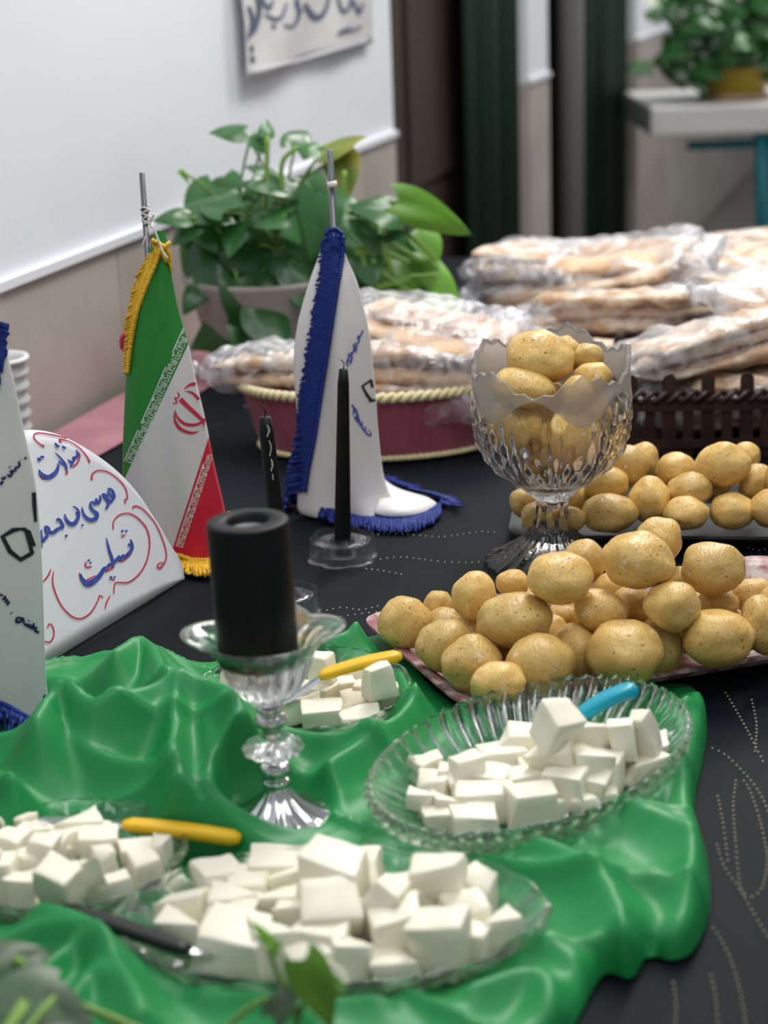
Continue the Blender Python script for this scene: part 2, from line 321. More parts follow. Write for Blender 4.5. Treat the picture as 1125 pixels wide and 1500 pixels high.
# ------------------------------------------------------------------ leaves
def leaf_mesh(seed, bend=.25, cup=.12):
    rnd = random.Random(seed); n, m = 10, 4; V, Fc = [], []
    for i in range(n+1):
        t = i/n; w = .46*(math.sin(PI*min(1, (t+.10)/1.10)**.62))**.9*(1 if t < .98 else .2) if i < n else 0
        w = max(w, 0.0)
        for j in range(-m, m+1):
            u = j/m; x = u*w; y = t - (.16*abs(u)**1.6*(1-t)**2)
            z = -bend*t*t + cup*abs(u)*w*1.6 - .25*abs(u)**2*w + .02*math.sin(6*t+seed+3*u); V.append((x, y, z))
    c = 2*m+1
    for i in range(n):
        for j in range(2*m): a = i*c+j; Fc.append((a, a+1, a+c+1, a+c))
    me = bpy.data.meshes.new('leaf'); me.from_pydata(V, [], Fc); me.shade_smooth(); return me
LEAFS = {}
def leaf_var(k, m):
    key = (k, m.name)
    if key not in LEAFS: me = leaf_mesh(k, .1+.09*k, .1+.05*(k % 3)); me.materials.append(m); LEAFS[key] = me
    return LEAFS[key]
def leaf(parent, p, size, tip_deg, face=(.5, .5), m=MLEAF, k=0, aspect=1., origin=None, name='leaf'):
    """p centre, tip direction as an angle seen from the front (0 = right, 90 = up); face = (towards viewer side, up)"""
    p = Vector(p); view = (CAM-p).normalized(); right = Vector((view.y, -view.x, 0)).normalized()*-1
    if right.x < 0: right = -right
    nrm = (view*face[0]+Vector((0, 0, 1))*face[1]+right*(face[2] if len(face) > 2 else 0)).normalized()
    a = math.radians(tip_deg); t = right*math.cos(a)+Vector((0, 0, 1))*math.sin(a); t = (t-nrm*t.dot(nrm)).normalized(); x = t.cross(nrm)
    Mx = Matrix((x, t, nrm)).transposed().to_4x4(); base = p-t*size*.5
    o = bpy.data.objects.new(name, leaf_var(k, m)); COL.objects.link(o)
    o.matrix_world = Matrix.Translation(base) @ Mx @ Matrix.Diagonal((size*aspect, size, size, 1))
    if parent: o.parent = parent; o.matrix_parent_inverse = Matrix.Identity(4); o.matrix_basis = Matrix.Translation(base-Vector(parent.location)) @ Mx @ Matrix.Diagonal((size*aspect, size, size, 1))
    return base
def stem(parent, a, b, r=.0022, sag=.02, m=MSTEM, n=8):
    a, b = Vector(a)-Vector(parent.location), Vector(b)-Vector(parent.location)
    pts = [a.lerp(b, i/n)+Vector((0, 0, 1))*sag*math.sin(PI*i/n) for i in range(n+1)]
    v, f = tube_vf(pts, r, 6); return mk('stem', v, f, m, parent)
# far plant on the white table
fp = thing('potted_plant', 'leafy trailing plant in a yellow pot on the far white table', 'plant', (1.19, 6.13, .7875))
v, f = lathe_vf([(.085, 0), (.12, .07), (.135, .10), (.14, .105), (.13, .105), (.12, .09), (.0, .085)], 32, closed=False); mk('pot', v, f, MYPOT, fp)
v, f = lathe_vf([(.0, -.0), (.11, .0), (.115, .02), (.09, .022)], 32, closed=False); mk('saucer', v, f, mat('terracotta_saucer', (.42, .30, .2), .6), fp)
rl = random.Random(4)
for i in range(90):
    a = rl.random()*2*PI; rr = rl.random()**.5*.24; z = .08+rl.random()*.40*(1-rr*1.6)
    leaf(fp, Vector((1.19+math.cos(a)*rr, 6.13+math.sin(a)*rr*.7, .7875+max(.02, z))), .07+rl.random()*.05, rl.choice([-70, -50, -120, -100, -20, 200]), (.5, .5, rl.uniform(-.4, .4)), MLEAF, i % 4)
for (x, y) in ((1000, 112), (1028, 128), (935, 102), (948, 101), (985, 20), (960, 25), (1020, 60)):
    leaf(fp, PD(x, y, 6.0), .055, -60, (.6, .4), MLEAF, 1)
# ------------------------------------------------------------------ wall poster
ps = [(335, -30), (348, 118), (352, 120), (540, 60), (545, -60)]
pv = []
def wq(x, y, off=.006):
    w = onwall(x, y); return Vector((w.x+WN.x*off, w.y+WN.y*off, w.z))
V, Fc = [], []; nx, ny = 24, 16
for j in range(ny+1):
    for i in range(nx+1):
        u, t = i/nx, j/ny; x = (336+204*u)+(12*(1-u)+0*u)*t; y = (-75*(1-t)+116*t)*(1-u)+(-150*(1-t)+62*t)*u + 3*math.sin(u*9)*t
        V.append(wq(x, y, .006+.006*math.sin(u*7+t*3)**2+.01*t*(1-u)**4))
for j in range(ny):
    for i in range(nx): a = j*(nx+1)+i; Fc.append((a, a+1, a+nx+2, a+nx+1))
pst = mk('wall_poster', V, Fc, mat('poster_paper', (.62, .62, .63), .7, noise=(7, (.70, .70, .71), .4, .6))); pst.modifiers.new('t', 'SOLIDIFY').thickness = .001
tag(pst, 'white paper poster with dark blue calligraphy taped on the wall', 'poster')
bpy.context.view_layer.update(); bv = bvh_of(pst)
hem = ink('hem', bv, [[(340, 0, 5), (345, 60, 5), (352, 112, 5)], [(352, 108, 5), (440, 86, 5), (536, 58, 5)]], MPAPER, pst, .003)
psk = [[(372, -20, 6), (378, 10, 7), (372, 40, 6), (362, 52, 4)], [(362, 8, 4), (368, 30, 6), (362, 56, 4)], [(385, 20, 3), (402, 28, 5), (412, 22, 4), (418, 4, 3)],
       [(366, 66, 5), (368, 76, 4)], [(366, 82, 6), (370, 90, 6)], [(432, -10, 4), (436, 22, 5), (426, 38, 4), (414, 36, 3)], [(396, 36, 5), (402, 40, 5)],
       [(444, 4, 5), (458, 24, 8), (470, 22, 7), (478, 6, 5), (480, -8, 4)], [(430, 2, 4), (440, 18, 5)], [(492, -8, 4), (500, 16, 5), (510, 10, 5), (514, -6, 4)], [(516, 0, 4), (524, 18, 5), (530, 4, 4)],
       [(380, -4, 4), (392, 12, 5), (398, 0, 4)], [(492, 50, 3), (502, 47, 4), (520, 42, 3), (528, 38, 3)], [(496, 44, 2), (512, 40, 3)]]
ink('calligraphy', bv, psk, mat('faded_navy_ink', (.10, .12, .2), .7), pst, .0032)
# ------------------------------------------------------------------ table and cloths
tb = thing('banquet_table', 'long table under the black cloth', 'table', (0, 0, 0))
def quadbox(name, pts, z0, z1, m, parent):
    n = len(pts); v = [(p[0], p[1], z0) for p in pts]+[(p[0], p[1], z1) for p in pts]
    return mk(name, v, [tuple(reversed(range(n))), tuple(range(n, 2*n))]+[(i, (i+1) % n, n+(i+1) % n, n+i) for i in range(n)], m, parent, False)
def wallpt(Y, off): 
    t = (Y-WA.y)/WD.y; q = WA+WD*t+WN*off; return (q.x, q.y)
tp = [wallpt(.55, .03), (.95, .55), (1.3, 3.5), wallpt(3.5, .03)]
quadbox('tabletop', tp, .71, .744, MTABLE, tb)
for (x, y) in ((-.7, .75), (.8, .75), (1.1, 3.3), (.1, 3.3)): box('leg', (x, y, .355), (.06, .06, .71), MTABLE, tb)
# black cloth: heightfield with slight ripples + hanging front
def fbm(x, y, s, o=0.): return mnoise.noise(Vector((x*s+o, y*s-o, o*.7)))
V, Fc = [], []; nx, ny = 110, 150
for j in range(ny+1):
    for i in range(nx+1):
        t, u = j/ny, i/nx; Y = .54+2.97*t; a = wallpt(Y, .028)[0]; b = .96+.35*t; X = a+(b-a)*u
        r = abs(fbm(X, Y*1.8, 5.0, 3)); z = TZ-.0012-.003*max(0, .18-r)/.18*(.5+fbm(X, Y, 2, 9))
        V.append((X, Y, min(z, TZ-.0005)))
for j in range(ny):
    for i in range(nx): a = j*(nx+1)+i; Fc.append((a, a+1, a+nx+2, a+nx+1))
n0 = len(V)
for i in range(nx+1):                                       # drop at the near edge and on the right edge
    x, y, z = V[i]
    V.append((x, y-.012+.012*math.sin(x*40), .74)); V.append((x, y-.03+.02*math.sin(x*40), .3))
for i in range(nx): a = n0+2*i; Fc.append((i+1, i, a, a+2)); Fc.append((a+2, a, a+1, a+3))
n1 = len(V)
for j in range(ny+1):
    x, y, z = V[j*(nx+1)+nx]; V.append((x+.012+.01*math.sin(y*40), y, .74)); V.append((x+.03+.02*math.sin(y*40), y, .3))
for j in range(ny): a = n1+2*j; r0 = j*(nx+1)+nx; Fc.append((r0, r0+nx+1, a+2, a)); Fc.append((a, a+2, a+3, a+1))
bc = mk('tablecloth', V, Fc, MBLACKC); tag(bc, 'black satin tablecloth with dotted bead embroidery covering the table', 'tablecloth')
beadl = [[(1078, 1142), (1092, 1146), (1106, 1178), (1118, 1222), (1124, 1262), (1116, 1300), (1098, 1314), (1084, 1296), (1078, 1240), (1074, 1180), (1078, 1142)],
         [(1034, 1092), (1060, 1104), (1088, 1130), (1112, 1160), (1130, 1200)], [(1048, 1230), (1060, 1268), (1082, 1300), (1108, 1345), (1130, 1380)], [(1040, 1352), (1058, 1380), (1072, 1410), (1086, 1460), (1092, 1500)],
         [(1060, 1010), (1078, 1040), (1096, 1072), (1120, 1120)], [(1100, 1020), (1108, 1060), (1106, 1100)], [(1050, 1160), (1058, 1200), (1066, 1260)], [(545, 784), (575, 781), (610, 784), (650, 786), (700, 779), (730, 780)],
         [(548, 820), (590, 816), (640, 822), (690, 824), (730, 818)], [(528, 832), (560, 836), (592, 842)], [(470, 896), (500, 890), (530, 893), (560, 886)], [(985, 1430), (990, 1470), (988, 1510)], [(1040, 1420), (1048, 1460), (1052, 1510)],
         [(1090, 800), (1110, 806), (1130, 802)], [(480, 906), (520, 900), (556, 896)], [(1075, 560), (1080, 562)]]
parts = []
for l in beadl:
    q = cr([tuple(P(*a)) for a in l], 30); acc = 0; last = q[0]
    for p in q[1:]:
        acc += np.linalg.norm(p-last); last = p
        if acc > .0062:
            acc = 0; r = .0009; x, y = p[0], p[1]
            parts.append(([(x-r, y, TZ), (x, y-r, TZ), (x+r, y, TZ), (x, y+r, TZ), (x, y, TZ+r)], [(0, 1, 4), (1, 2, 4), (2, 3, 4), (3, 0, 4)]))
v, f = join(parts); be = mk('bead_trail', v, f, MBEAD, bc, False); be['kind'] = 'stuff'
# pink cloth strip by the wall
V, Fc = [], []; ed = [(-.62, 1.4), (-.52, 1.75)]+[tuple(P(*q).xy) for q in ((60, 700), (147, 667), (180, 648), (330, 552))]+[(-.12, 3.1)]
ny = 60
for j in range(ny+1):
    Y = 1.4+1.6*j/ny; a = wallpt(Y, .022)[0]
    for k in range(len(ed)-1):
        if ed[k][1] <= Y <= ed[k+1][1]: b = ed[k][0]+(ed[k+1][0]-ed[k][0])*(Y-ed[k][1])/(ed[k+1][1]-ed[k][1]); break
    else: b = ed[-1][0]
    b = max(b, a+.01)
    for i in range(17): u = i/16; X = a+(b-a)*u; V.append((X, Y, TZ+.001+.004*max(0, fbm(X, Y, 14, 2))*math.sin(PI*min(1, u*1.02))))
for j in range(ny):
    for i in range(16): a = j*17+i; Fc.append((a, a+1, a+18, a+17))
pk = mk('table_runner', V, Fc, MPINKC); tag(pk, 'dusty pink cloth strip lying along the marble wall', 'cloth')
# ------------------------------------------------------------------ green satin cloth
GP = [(-60, 1000), (62, 982), (130, 976), (215, 962), (300, 975), (330, 972), (420, 985), (480, 960), (560, 925), (596, 960), (640, 1010), (700, 1040), (800, 1020), (900, 1005), (1000, 998), (1026, 1020), (1036, 1060),
      (1030, 1110), (1018, 1170), (1020, 1215), (1038, 1270), (1040, 1330), (1018, 1385), (985, 1402), (950, 1395), (925, 1428), (890, 1420), (868, 1445), (850, 1480), (820, 1520), (700, 1600), (500, 1650), (200, 1650), (-60, 1600), (-120, 1300)]
poly = np.array([tuple(P(x, y, TZ+.003).xy) for x, y in GP]); poly = np.array([p for p in cr([tuple(p) for p in poly]+[tuple(poly[0])], 4)])[:-1]
ridges = [([(60, 996), (107, 1014), (160, 985), (213, 958), (235, 1000), (246, 1040)], .030, .035), ([(57, 1090), (100, 1054), (149, 1070), (210, 1055), (270, 1038), (330, 1050), (358, 1090), (362, 1130)], .046, .045),
          ([(-20, 1108), (0, 1104), (71, 1106), (135, 1129), (195, 1145), (256, 1160)], .024, .03), ([(270, 1040), (262, 1115), (256, 1190)], .036, .03), ([(306, 1110), (322, 1150), (302, 1195)], .022, .022),
          ([(356, 1078), (450, 1094), (544, 1088), (590, 1065), (614, 1040)], .022, .026), ([(420, 1180), (454, 1160), (500, 1120), (552, 1094)], .020, .026), ([(481, 960), (530, 940), (560, 918), (575, 935), (592, 985), (604, 1030)], .018, .022),
          ([(240, 975), (262, 1000), (262, 1020)], .018, .02), ([(-30, 1150), (0, 1160), (22, 1185)], .03, .03), ([(767, 1236), (830, 1262), (889, 1304), (905, 1370), (924, 1415)], .020, .034), ([(811, 1195), (880, 1200), (945, 1215), (1010, 1240)], .016, .03),
          ([(1022, 1020), (1024, 1080), (1010, 1160), (1012, 1220), (1026, 1290), (1015, 1350), (985, 1392)], .014, .022), ([(1000, 1050), (990, 1130), (930, 1190), (860, 1230)], .012, .02), ([(900, 1010), (960, 1004), (1010, 1010)], .012, .016),
          ([(64, 1355), (142, 1382), (175, 1440), (199, 1500)], .022, .028), ([(60, 1440), (110, 1405), (140, 1410)], .018, .018), ([(80, 1500), (130, 1440), (150, 1450)], .016, .016), ([(860, 1440), (800, 1400), (760, 1390)], .010, .02), ([(830, 1500), (780, 1440), (700, 1460)], .012, .02),
          ([(630, 1250), (700, 1255), (760, 1240)], .008, .02), ([(300, 1470), (420, 1490), (560, 1480)], .008, .02), ([(620, 1010), (640, 1040), (600, 1080)], .012, .018), ([(870, 1270), (920, 1300), (1000, 1330)], .010, .03)]
DISH = [(.1007, 1.2, .1486, .0946, -.6886+PI/2, .86), (-.0411, 1.0046, .1335, .0857, -.0278, .86), (-.2169, 1.0982, .0787, .0787, 0, .86), (-.0697, 1.3608, .087, .087, 0, .86), (-.083, 1.178, .042, .042, 0, 1.0), (-.325, 1.355, .11, .05, .15, 1.05), (-.15, 1.11, .06, .03, -.3, 1.0)]
def seg_dist(X, Y, A, B):
    ab = B-A; t = ((X-A[0])*ab[0]+(Y-A[1])*ab[1])/max(1e-12, (ab**2).sum()); t = np.clip(t, 0, 1)
    qx, qy = A[0]+ab[0]*t, A[1]+ab[1]*t; return np.hypot(X-qx, Y-qy), qx, qy
gx = np.arange(-.40, .42, .0032); gy = np.arange(.70, 1.62, .0032); GX, GY = np.meshgrid(gx, gy)
D = np.full(GX.shape, 9.); QX = GX.copy(); QY = GY.copy(); ins = np.zeros(GX.shape, bool)
for i in range(len(poly)):
    A, B = poly[i], poly[(i+1) % len(poly)]; d, qx, qy = seg_dist(GX, GY, A, B); mk_ = d < D; D[mk_] = d[mk_]; QX[mk_] = qx[mk_]; QY[mk_] = qy[mk_]
    c = ((A[1] > GY) != (B[1] > GY)); dy = B[1]-A[1]
    if abs(dy) > 1e-12: ins ^= c & (GX < (B[0]-A[0])*(GY-A[1])/dy+A[0])
H = np.zeros(GX.shape)
wx = GX+.012*np.sin(GY*29+GX*17)+.003*np.sin(GY*61-GX*33); wy = GY+.012*np.sin(GX*33-GY*13)+.003*np.sin(GX*63+GY*41)
for pts, h, w in ridges:
    q = np.array([tuple(P(x, y, TZ+.004+h*.9).xy) for x, y in pts]); q = np.array(cr([tuple(a) for a in q], 3)) if len(q) > 2 else q
    dd = np.full(GX.shape, 9.)
    for i in range(len(q)-1): dd = np.minimum(dd, seg_dist(.65*GX+.35*wx, .65*GY+.35*wy, q[i], q[i+1])[0])
    s = dd/(w*.66); H += (h*np.exp(-s**1.35))**3
H = H**(1/3)
r1 = 1-np.abs(np.sin(wx*46+wy*21+1.8*np.sin(wy*19))); r2 = 1-np.abs(np.sin(wx*23-wy*57+1.5*np.sin(wx*27)+1)); r3 = 1-np.abs(np.sin(wx*11+wy*33+2*np.sin(wx*9)))
H = H*1.3+.0008*r1**3+.0008*r2**3+.009*r3**4+.004*(.5+.5*np.sin(wx*24+wy*15))
flat = np.ones(GX.shape)
for cx, cy, a, b, yaw, k in DISH:
    u = (GX-cx)*math.cos(yaw)+(GY-cy)*math.sin(yaw); v_ = -(GX-cx)*math.sin(yaw)+(GY-cy)*math.cos(yaw); r = np.hypot(u/a, v_/b)
    flat = np.minimum(flat, np.clip((r-k*.72)/.42, .0, 1))
tq = [P(x, y, .765) for x, y in ((684, 1052), (1125, 978), (1180, 860), (536, 905))]; TI = np.ones(GX.shape, bool); TD = np.full(GX.shape, 9.)
for i in range(4):
    A, B = np.array(tq[i].xy), np.array(tq[(i+1) % 4].xy); TI &= ((B[0]-A[0])*(GY-A[1])-(B[1]-A[1])*(GX-A[0])) > 0; TD = np.minimum(TD, seg_dist(GX, GY, A, B)[0])
flat = np.minimum(flat, np.where(TI, .0, np.clip(TD/.035, 0, 1)))
flat = flat*flat*(3-2*flat)
edge = np.clip(np.where(ins, D, 0)/.016, 0, 1); edge = np.sqrt(np.clip(1-(1-edge)**2, 0, 1))
Z = TZ+.0008+(.0022+H*flat+.003*(1-flat)*0)*edge+.005*edge*flat
out = ~ins; PX = np.where(out, QX, GX); PY = np.where(out, QY, GY)
nr, nc = GX.shape; idx = np.arange(nr*nc).reshape(nr, nc)
keep = ins[:-1, :-1] | ins[1:, :-1] | ins[:-1, 1:] | ins[1:, 1:]
a = idx[:-1, :-1][keep]; b = idx[:-1, 1:][keep]; c = idx[1:, 1:][keep]; d = idx[1:, :-1][keep]
quads = np.stack([a, b, c, d], 1); used, inv = np.unique(quads, return_inverse=True); quads = inv.reshape(-1, 4)
vv = np.stack([PX.ravel()[used], PY.ravel()[used], Z.ravel()[used]], 1)
gc = mk('green_cloth', vv.tolist(), quads.tolist(), MSATIN); tag(gc, 'shiny green satin cloth bunched in folds under the cheese dishes', 'cloth')
GZ = lambda x, y: float(Z[min(nr-1, max(0, int((y-.70)/.0032))), min(nc-1, max(0, int((x+.40)/.0032)))])
# ------------------------------------------------------------------ dishes
def dish(name, label, cx, cy, a, b, yaw, h, flutes, amp, base=.55, z=TZ+.0035, rimwave=0):
    """oval glass dish: fluted wall, flat foot"""
    t = thing(name, label, 'dish', (cx, cy, z), yaw); n = 288
    inner = [(0, .004), (base*.9, .004), (base, .0045), (base+.10, .10*h+.004), (base+.22, .42*h), (.90, .74*h), (.955, .93*h), (.965, 1.03*h), (.98, 1.07*h)]
    outer = [(1.0, 1.03*h), (1.006, .97*h), (.99, .90*h), (.935, .68*h), (base+.24, .30*h), (base+.10, .035*h), (base-.02, 0), (base*.8, .0006), (0, .0006)]
    V, Fc = [], []; prof = inner+outer
    fine = []
    for i in range(len(prof)-1):
        k = 4 if prof[i][0] >= base*.9 and prof[i+1][0] >= base*.8 else 1
        for q in range(k): fine.append((prof[i][0]+(prof[i+1][0]-prof[i][0])*q/k, prof[i][1]+(prof[i+1][1]-prof[i][1])*q/k, i >= len(inner)-1))
    fine.append((*prof[-1], True))
    for (r, zz, o) in fine:
        r = max(r, .002)
        for k in range(n):
            th = 2*PI*k/n; w = max(0, min(1, (r-base-.02)/.2))*(1-.6*max(0, min(1, (r-.94)/.04))); m = math.cos(flutes*th)
            if o: r2 = r*(1+amp*w*m); z2 = zz
            else: r2 = r*(1+amp*.35*w*m); z2 = zz+amp*.12*w*m
            z2 += rimwave*w*math.cos(flutes/2*th)*h; V.append((r2*a*math.cos(th), r2*b*math.sin(th), z2))
    R = len(fine)
    for i in range(R-1):
        for k in range(n): Fc.append((i*n+k, (i+1)*n+k, (i+1)*n+(k+1) % n, i*n+(k+1) % n))
    V.append((0, 0, fine[0][1])); V.append((0, 0, fine[-1][1])); c0, c1 = len(V)-2, len(V)-1
    for k in range(n): Fc.append((c0, k, (k+1) % n)); Fc.append((c1, (R-1)*n+(k+1) % n, (R-1)*n+k))
    mk('bowl', V, Fc, MGLASS, t); return t
dish('ribbed_oval_dish', 'oval clear glass dish with fine radial ribs on the right', .1007, 1.2, .1486, .0946, -.6886+PI/2, .036, 56, .042)
dish('oval_platter', 'large shallow oval glass platter in the front centre', -.0411, 1.0046, .1335, .0857, -.0278, .024, 18, .02, base=.6, rimwave=0)
dish('round_dish', 'round clear glass dish cut by the left edge', -.2169, 1.0982, .0787, .0787, 0, .022, 18, .02, base=.6, rimwave=0)
dish('round_dish', 'round glass dish behind the silver candlestick', -.0697, 1.3608, .087, .087, 0, .024, 18, .02, base=.6, rimwave=0)
# ------------------------------------------------------------------ cheese
def cheese(px, py, w, lvl, zb, hs=1., ds=.8, yaw=None, tilt=0., seed=0, label='', group='', extra_h=0):
    rnd = random.Random(seed*31+7); zc = zb+.0115*hs+lvl*.019
    p = P(px, py, zc); W_ = w*depth(p)/F*1.16; hh = .0215*hs; dd = W_*ds*1.05
    v, f = box_vf((0, 0, 0), (W_, max(.009, dd), hh)); v = [(x+rnd.uniform(-.13, .13)*W_, y+rnd.uniform(-.13, .13)*W_, z+rnd.uniform(-.10, .10)*hh) for x, y, z in v]
    if rnd.random() < .45: i = rnd.choice([1, 3, 5, 7]); v[i] = (v[i][0]*.6, v[i][1]*.6, v[i][2]*.3)
    o = mk('cheese_cube', v, f, MCHEESE, None, True); bevel_me(o, .0013, 2); bm = bmesh.new(); bm.from_mesh(o.data); bmesh.ops.subdivide_edges(bm, edges=[e for e in bm.edges if e.calc_length() > .006], cuts=3, use_grid_fill=True); bmesh.ops.triangulate(bm, faces=[f_ for f_ in bm.faces if len(f_.verts) > 4])
    so_ = Vector((seed*.37, seed*.11, seed*.53))
    for vt in bm.verts: q = vt.co*70+so_; vt.co += vt.normal*(.0016*mnoise.noise(q)+.0008*mnoise.noise(q*3.1))+Vector((.0018*mnoise.noise(q*.4), .0018*mnoise.noise(q*.4+so_), 0))
    bm.to_mesh(o.data); bm.free(); o.data.shade_smooth()
    o.location = p; o.rotation_euler = (tilt if lvl else tilt*.2, (rnd.uniform(-.25, .25) if lvl else rnd.uniform(-.05, .05)), rnd.uniform(-.45, .45) if yaw is None else yaw)
    return tag(o, label, 'cheese', group)
def cheeses(lst, zb, off, sc, what, where, rows, group, seed):
    pts = [(off[0]+c[0]/sc, off[1]+c[1]/sc) for c in lst]; lab = rowlabels(pts, what, where, rows)
    for i, c in enumerate(lst):
        kw = c[4] if len(c) > 4 else {}
        cheese(*pts[i], c[2]/sc, c[3], zb, seed=seed+i, label=lab[i], group=group, **kw)
A = dict
front = [(150, 168, 46, 0, A(hs=.6)), (262, 150, 110, 0, A(yaw=.5)), (345, 160, 90, 0), (430, 150, 80, 0), (420, 118, 120, 0, A(yaw=.1)), (540, 128, 120, 1, A(hs=1.35, yaw=-.4, ds=.9)), (615, 118, 70, 0), (662, 190, 74, 1, A(tilt=.5, hs=1.2, yaw=1.1)),
         (793, 140, 100, 1, A(yaw=-.35, ds=.7)), (180, 205, 100, 0, A(yaw=-.1)), (180, 265, 90, 0, A(yaw=-.25)), (300, 200, 110, 0), (285, 238, 110, 0, A(yaw=-.2)), (415, 205, 95, 0), (455, 235, 80, 0), (524, 215, 118, 1, A(tilt=.5, yaw=.25, hs=.9)), (620, 170, 70, 0, A(hs=1.3)),
         (300, 300, 150, 0, A(yaw=-.2, hs=1.3, ds=.75)), (408, 300, 110, 0, A(yaw=.05, hs=1.4)), (520, 300, 100, 0, A(hs=1.3)), (590, 330, 80, 0, A(hs=1.2, yaw=.1)), (610, 260, 70, 0), (695, 352, 104, 0, A(yaw=-.1, hs=.9)), (700, 280, 100, 0, A(hs=1.5, yaw=.2)),
         (800, 300, 110, 0, A(hs=1.7, yaw=-.3)), (740, 195, 100, 0, A(hs=1.2)), (860, 235, 85, 0, A(hs=1.2)), (895, 185, 80, 0, A(hs=1.4, yaw=-.6)), (940, 270, 80, 0, A(hs=1.1, yaw=.3)), (880, 300, 70, 0), (540, 360, 90, 0, A(hs=1.0)), (480, 355, 90, 0), (820, 190, 80, 0), (350, 115, 40, 0, A(hs=.7))]
cheeses(front, TZ+.0075, (160, 1200), 1.654, 'white cheese cube', 'on front oval platter', 4, 'cheese cubes on the front platter', 100)
right = [(225, 300, 70, 0), (240, 345, 90, 0), (210, 395, 55, 0), (255, 430, 70, 0, A(hs=.7)), (330, 290, 66, 1, A(hs=.7)), (300, 330, 80, 0), (325, 355, 76, 0, A(yaw=.1)), (285, 400, 75, 0), (350, 435, 100, 0, A(yaw=.15, hs=.8)), (385, 390, 140, 0, A(yaw=.2, ds=.5)), (420, 285, 100, 0, A(yaw=.25, hs=1.1)),
         (400, 340, 90, 0), (500, 395, 110, 0, A(yaw=.2, hs=1.2, ds=.6)), (490, 335, 90, 0), (470, 215, 80, 1, A(yaw=-.1, hs=.8)), (475, 245, 74, 0, A(hs=1.3)), (510, 300, 90, 0), (568, 185, 96, 2, A(tilt=.4, yaw=.7, hs=1.25)), (553, 255, 100, 1, A(tilt=.35, yaw=-.35)), (585, 350, 100, 0, A(yaw=-.3, hs=1.2)),
         (655, 215, 96, 1, A(hs=1.2, yaw=.3)), (660, 265, 105, 1, A(yaw=.1, hs=.8)), (685, 310, 90, 0, A(hs=1.3, yaw=-.4)), (650, 345, 80, 0), (735, 225, 60, 1, A(hs=1.2, yaw=-.3)), (795, 205, 52, 1, A(yaw=-.7, hs=1.5, tilt=.2)), (715, 290, 60, 0), (790, 300, 100, 0, A(yaw=.5)), (805, 260, 90, 0, A(yaw=.1)), (640, 385, 70, 0, A(hs=.6)), (600, 300, 70, 0), (690, 370, 60, 0, A(hs=.5)), (740, 270, 80, 0), (560, 400, 60, 0, A(hs=.8))]
cheeses(right, TZ+.0075, (500, 960), 1.8, 'white cheese cube', 'in ribbed dish', 4, 'cheese cubes in the ribbed dish', 200)
left = [(20, 180, 50, 0, A(yaw=.8)), (110, 180, 75, 0, A(yaw=.7, ds=.4)), (320, 185, 150, 0, A(yaw=.2, ds=.7, hs=1.2)), (200, 210, 120, 0, A(yaw=.1)), (130, 225, 90, 0), (410, 215, 120, 0, A(yaw=.15)), (45, 260, 110, 0, A(hs=1.1)), (185, 265, 90, 1, A(hs=.7)), (235, 285, 100, 0, A(hs=1.3)), (290, 300, 50, 0),
        (410, 270, 130, 0, A(yaw=.05, hs=1.3)), (375, 360, 100, 1, A(hs=1.1, yaw=.3, ds=.7)), (430, 330, 80, 0, A(hs=1.2)), (130, 350, 100, 0, A(hs=1.3)), (245, 400, 150, 1, A(yaw=-.5, hs=1.1, tilt=.2)), (60, 350, 90, 0), (25, 410, 80, 0, A(hs=1.4)), (90, 450, 110, 0, A(hs=1.2)), (200, 510, 110, 0, A(hs=.5, yaw=-.05)), (455, 450, 170, 0, A(yaw=.35, ds=.35)),
        (575, 300, 150, 0, A(yaw=.3, ds=.5, hs=1.1)), (600, 350, 120, 0, A(yaw=.4)), (665, 280, 70, 0, A(hs=1.2)), (-40, 250, 90, 0), (-60, 340, 100, 0), (-30, 430, 100, 0), (315, 240, 90, 0)]
cheeses(left, TZ+.0075, (0, 1150), 2.8125, 'white cheese cube', 'in left round dish', 4, 'cheese cubes in the left dish', 300)
back = [(345, 640, 60, 0, A(hs=1.3)), (300, 725, 110, 0, A(yaw=-.4)), (355, 720, 70, 0), (415, 740, 90, 0), (430, 775, 100, 0, A(hs=.6)), (330, 762, 80, 0, A(hs=.6)), (620, 735, 110, 0, A(yaw=-.15)), (700, 765, 120, 0, A(yaw=.1, hs=1.1)), (700, 590, 70, 1, A(hs=1.2)), (690, 690, 110, 0, A(yaw=-.5)), (760, 670, 90, 0),
        (815, 630, 90, 0, A(hs=1.1)), (880, 690, 150, 0, A(yaw=-.15, ds=.5)), (830, 725, 140, 0, A(yaw=.2, ds=.6, hs=.9)), (905, 630, 90, 1, A(yaw=.6, hs=1.3, ds=.6)), (850, 780, 140, 0, A(yaw=.35, ds=.5)), (770, 770, 70, 0, A(hs=.7)), (640, 690, 60, 0)]
cheeses(back, TZ+.0075, (200, 750), 2.557, 'white cheese cube', 'in dish behind the candlestick', 3, 'cheese cubes in the back dish', 400)
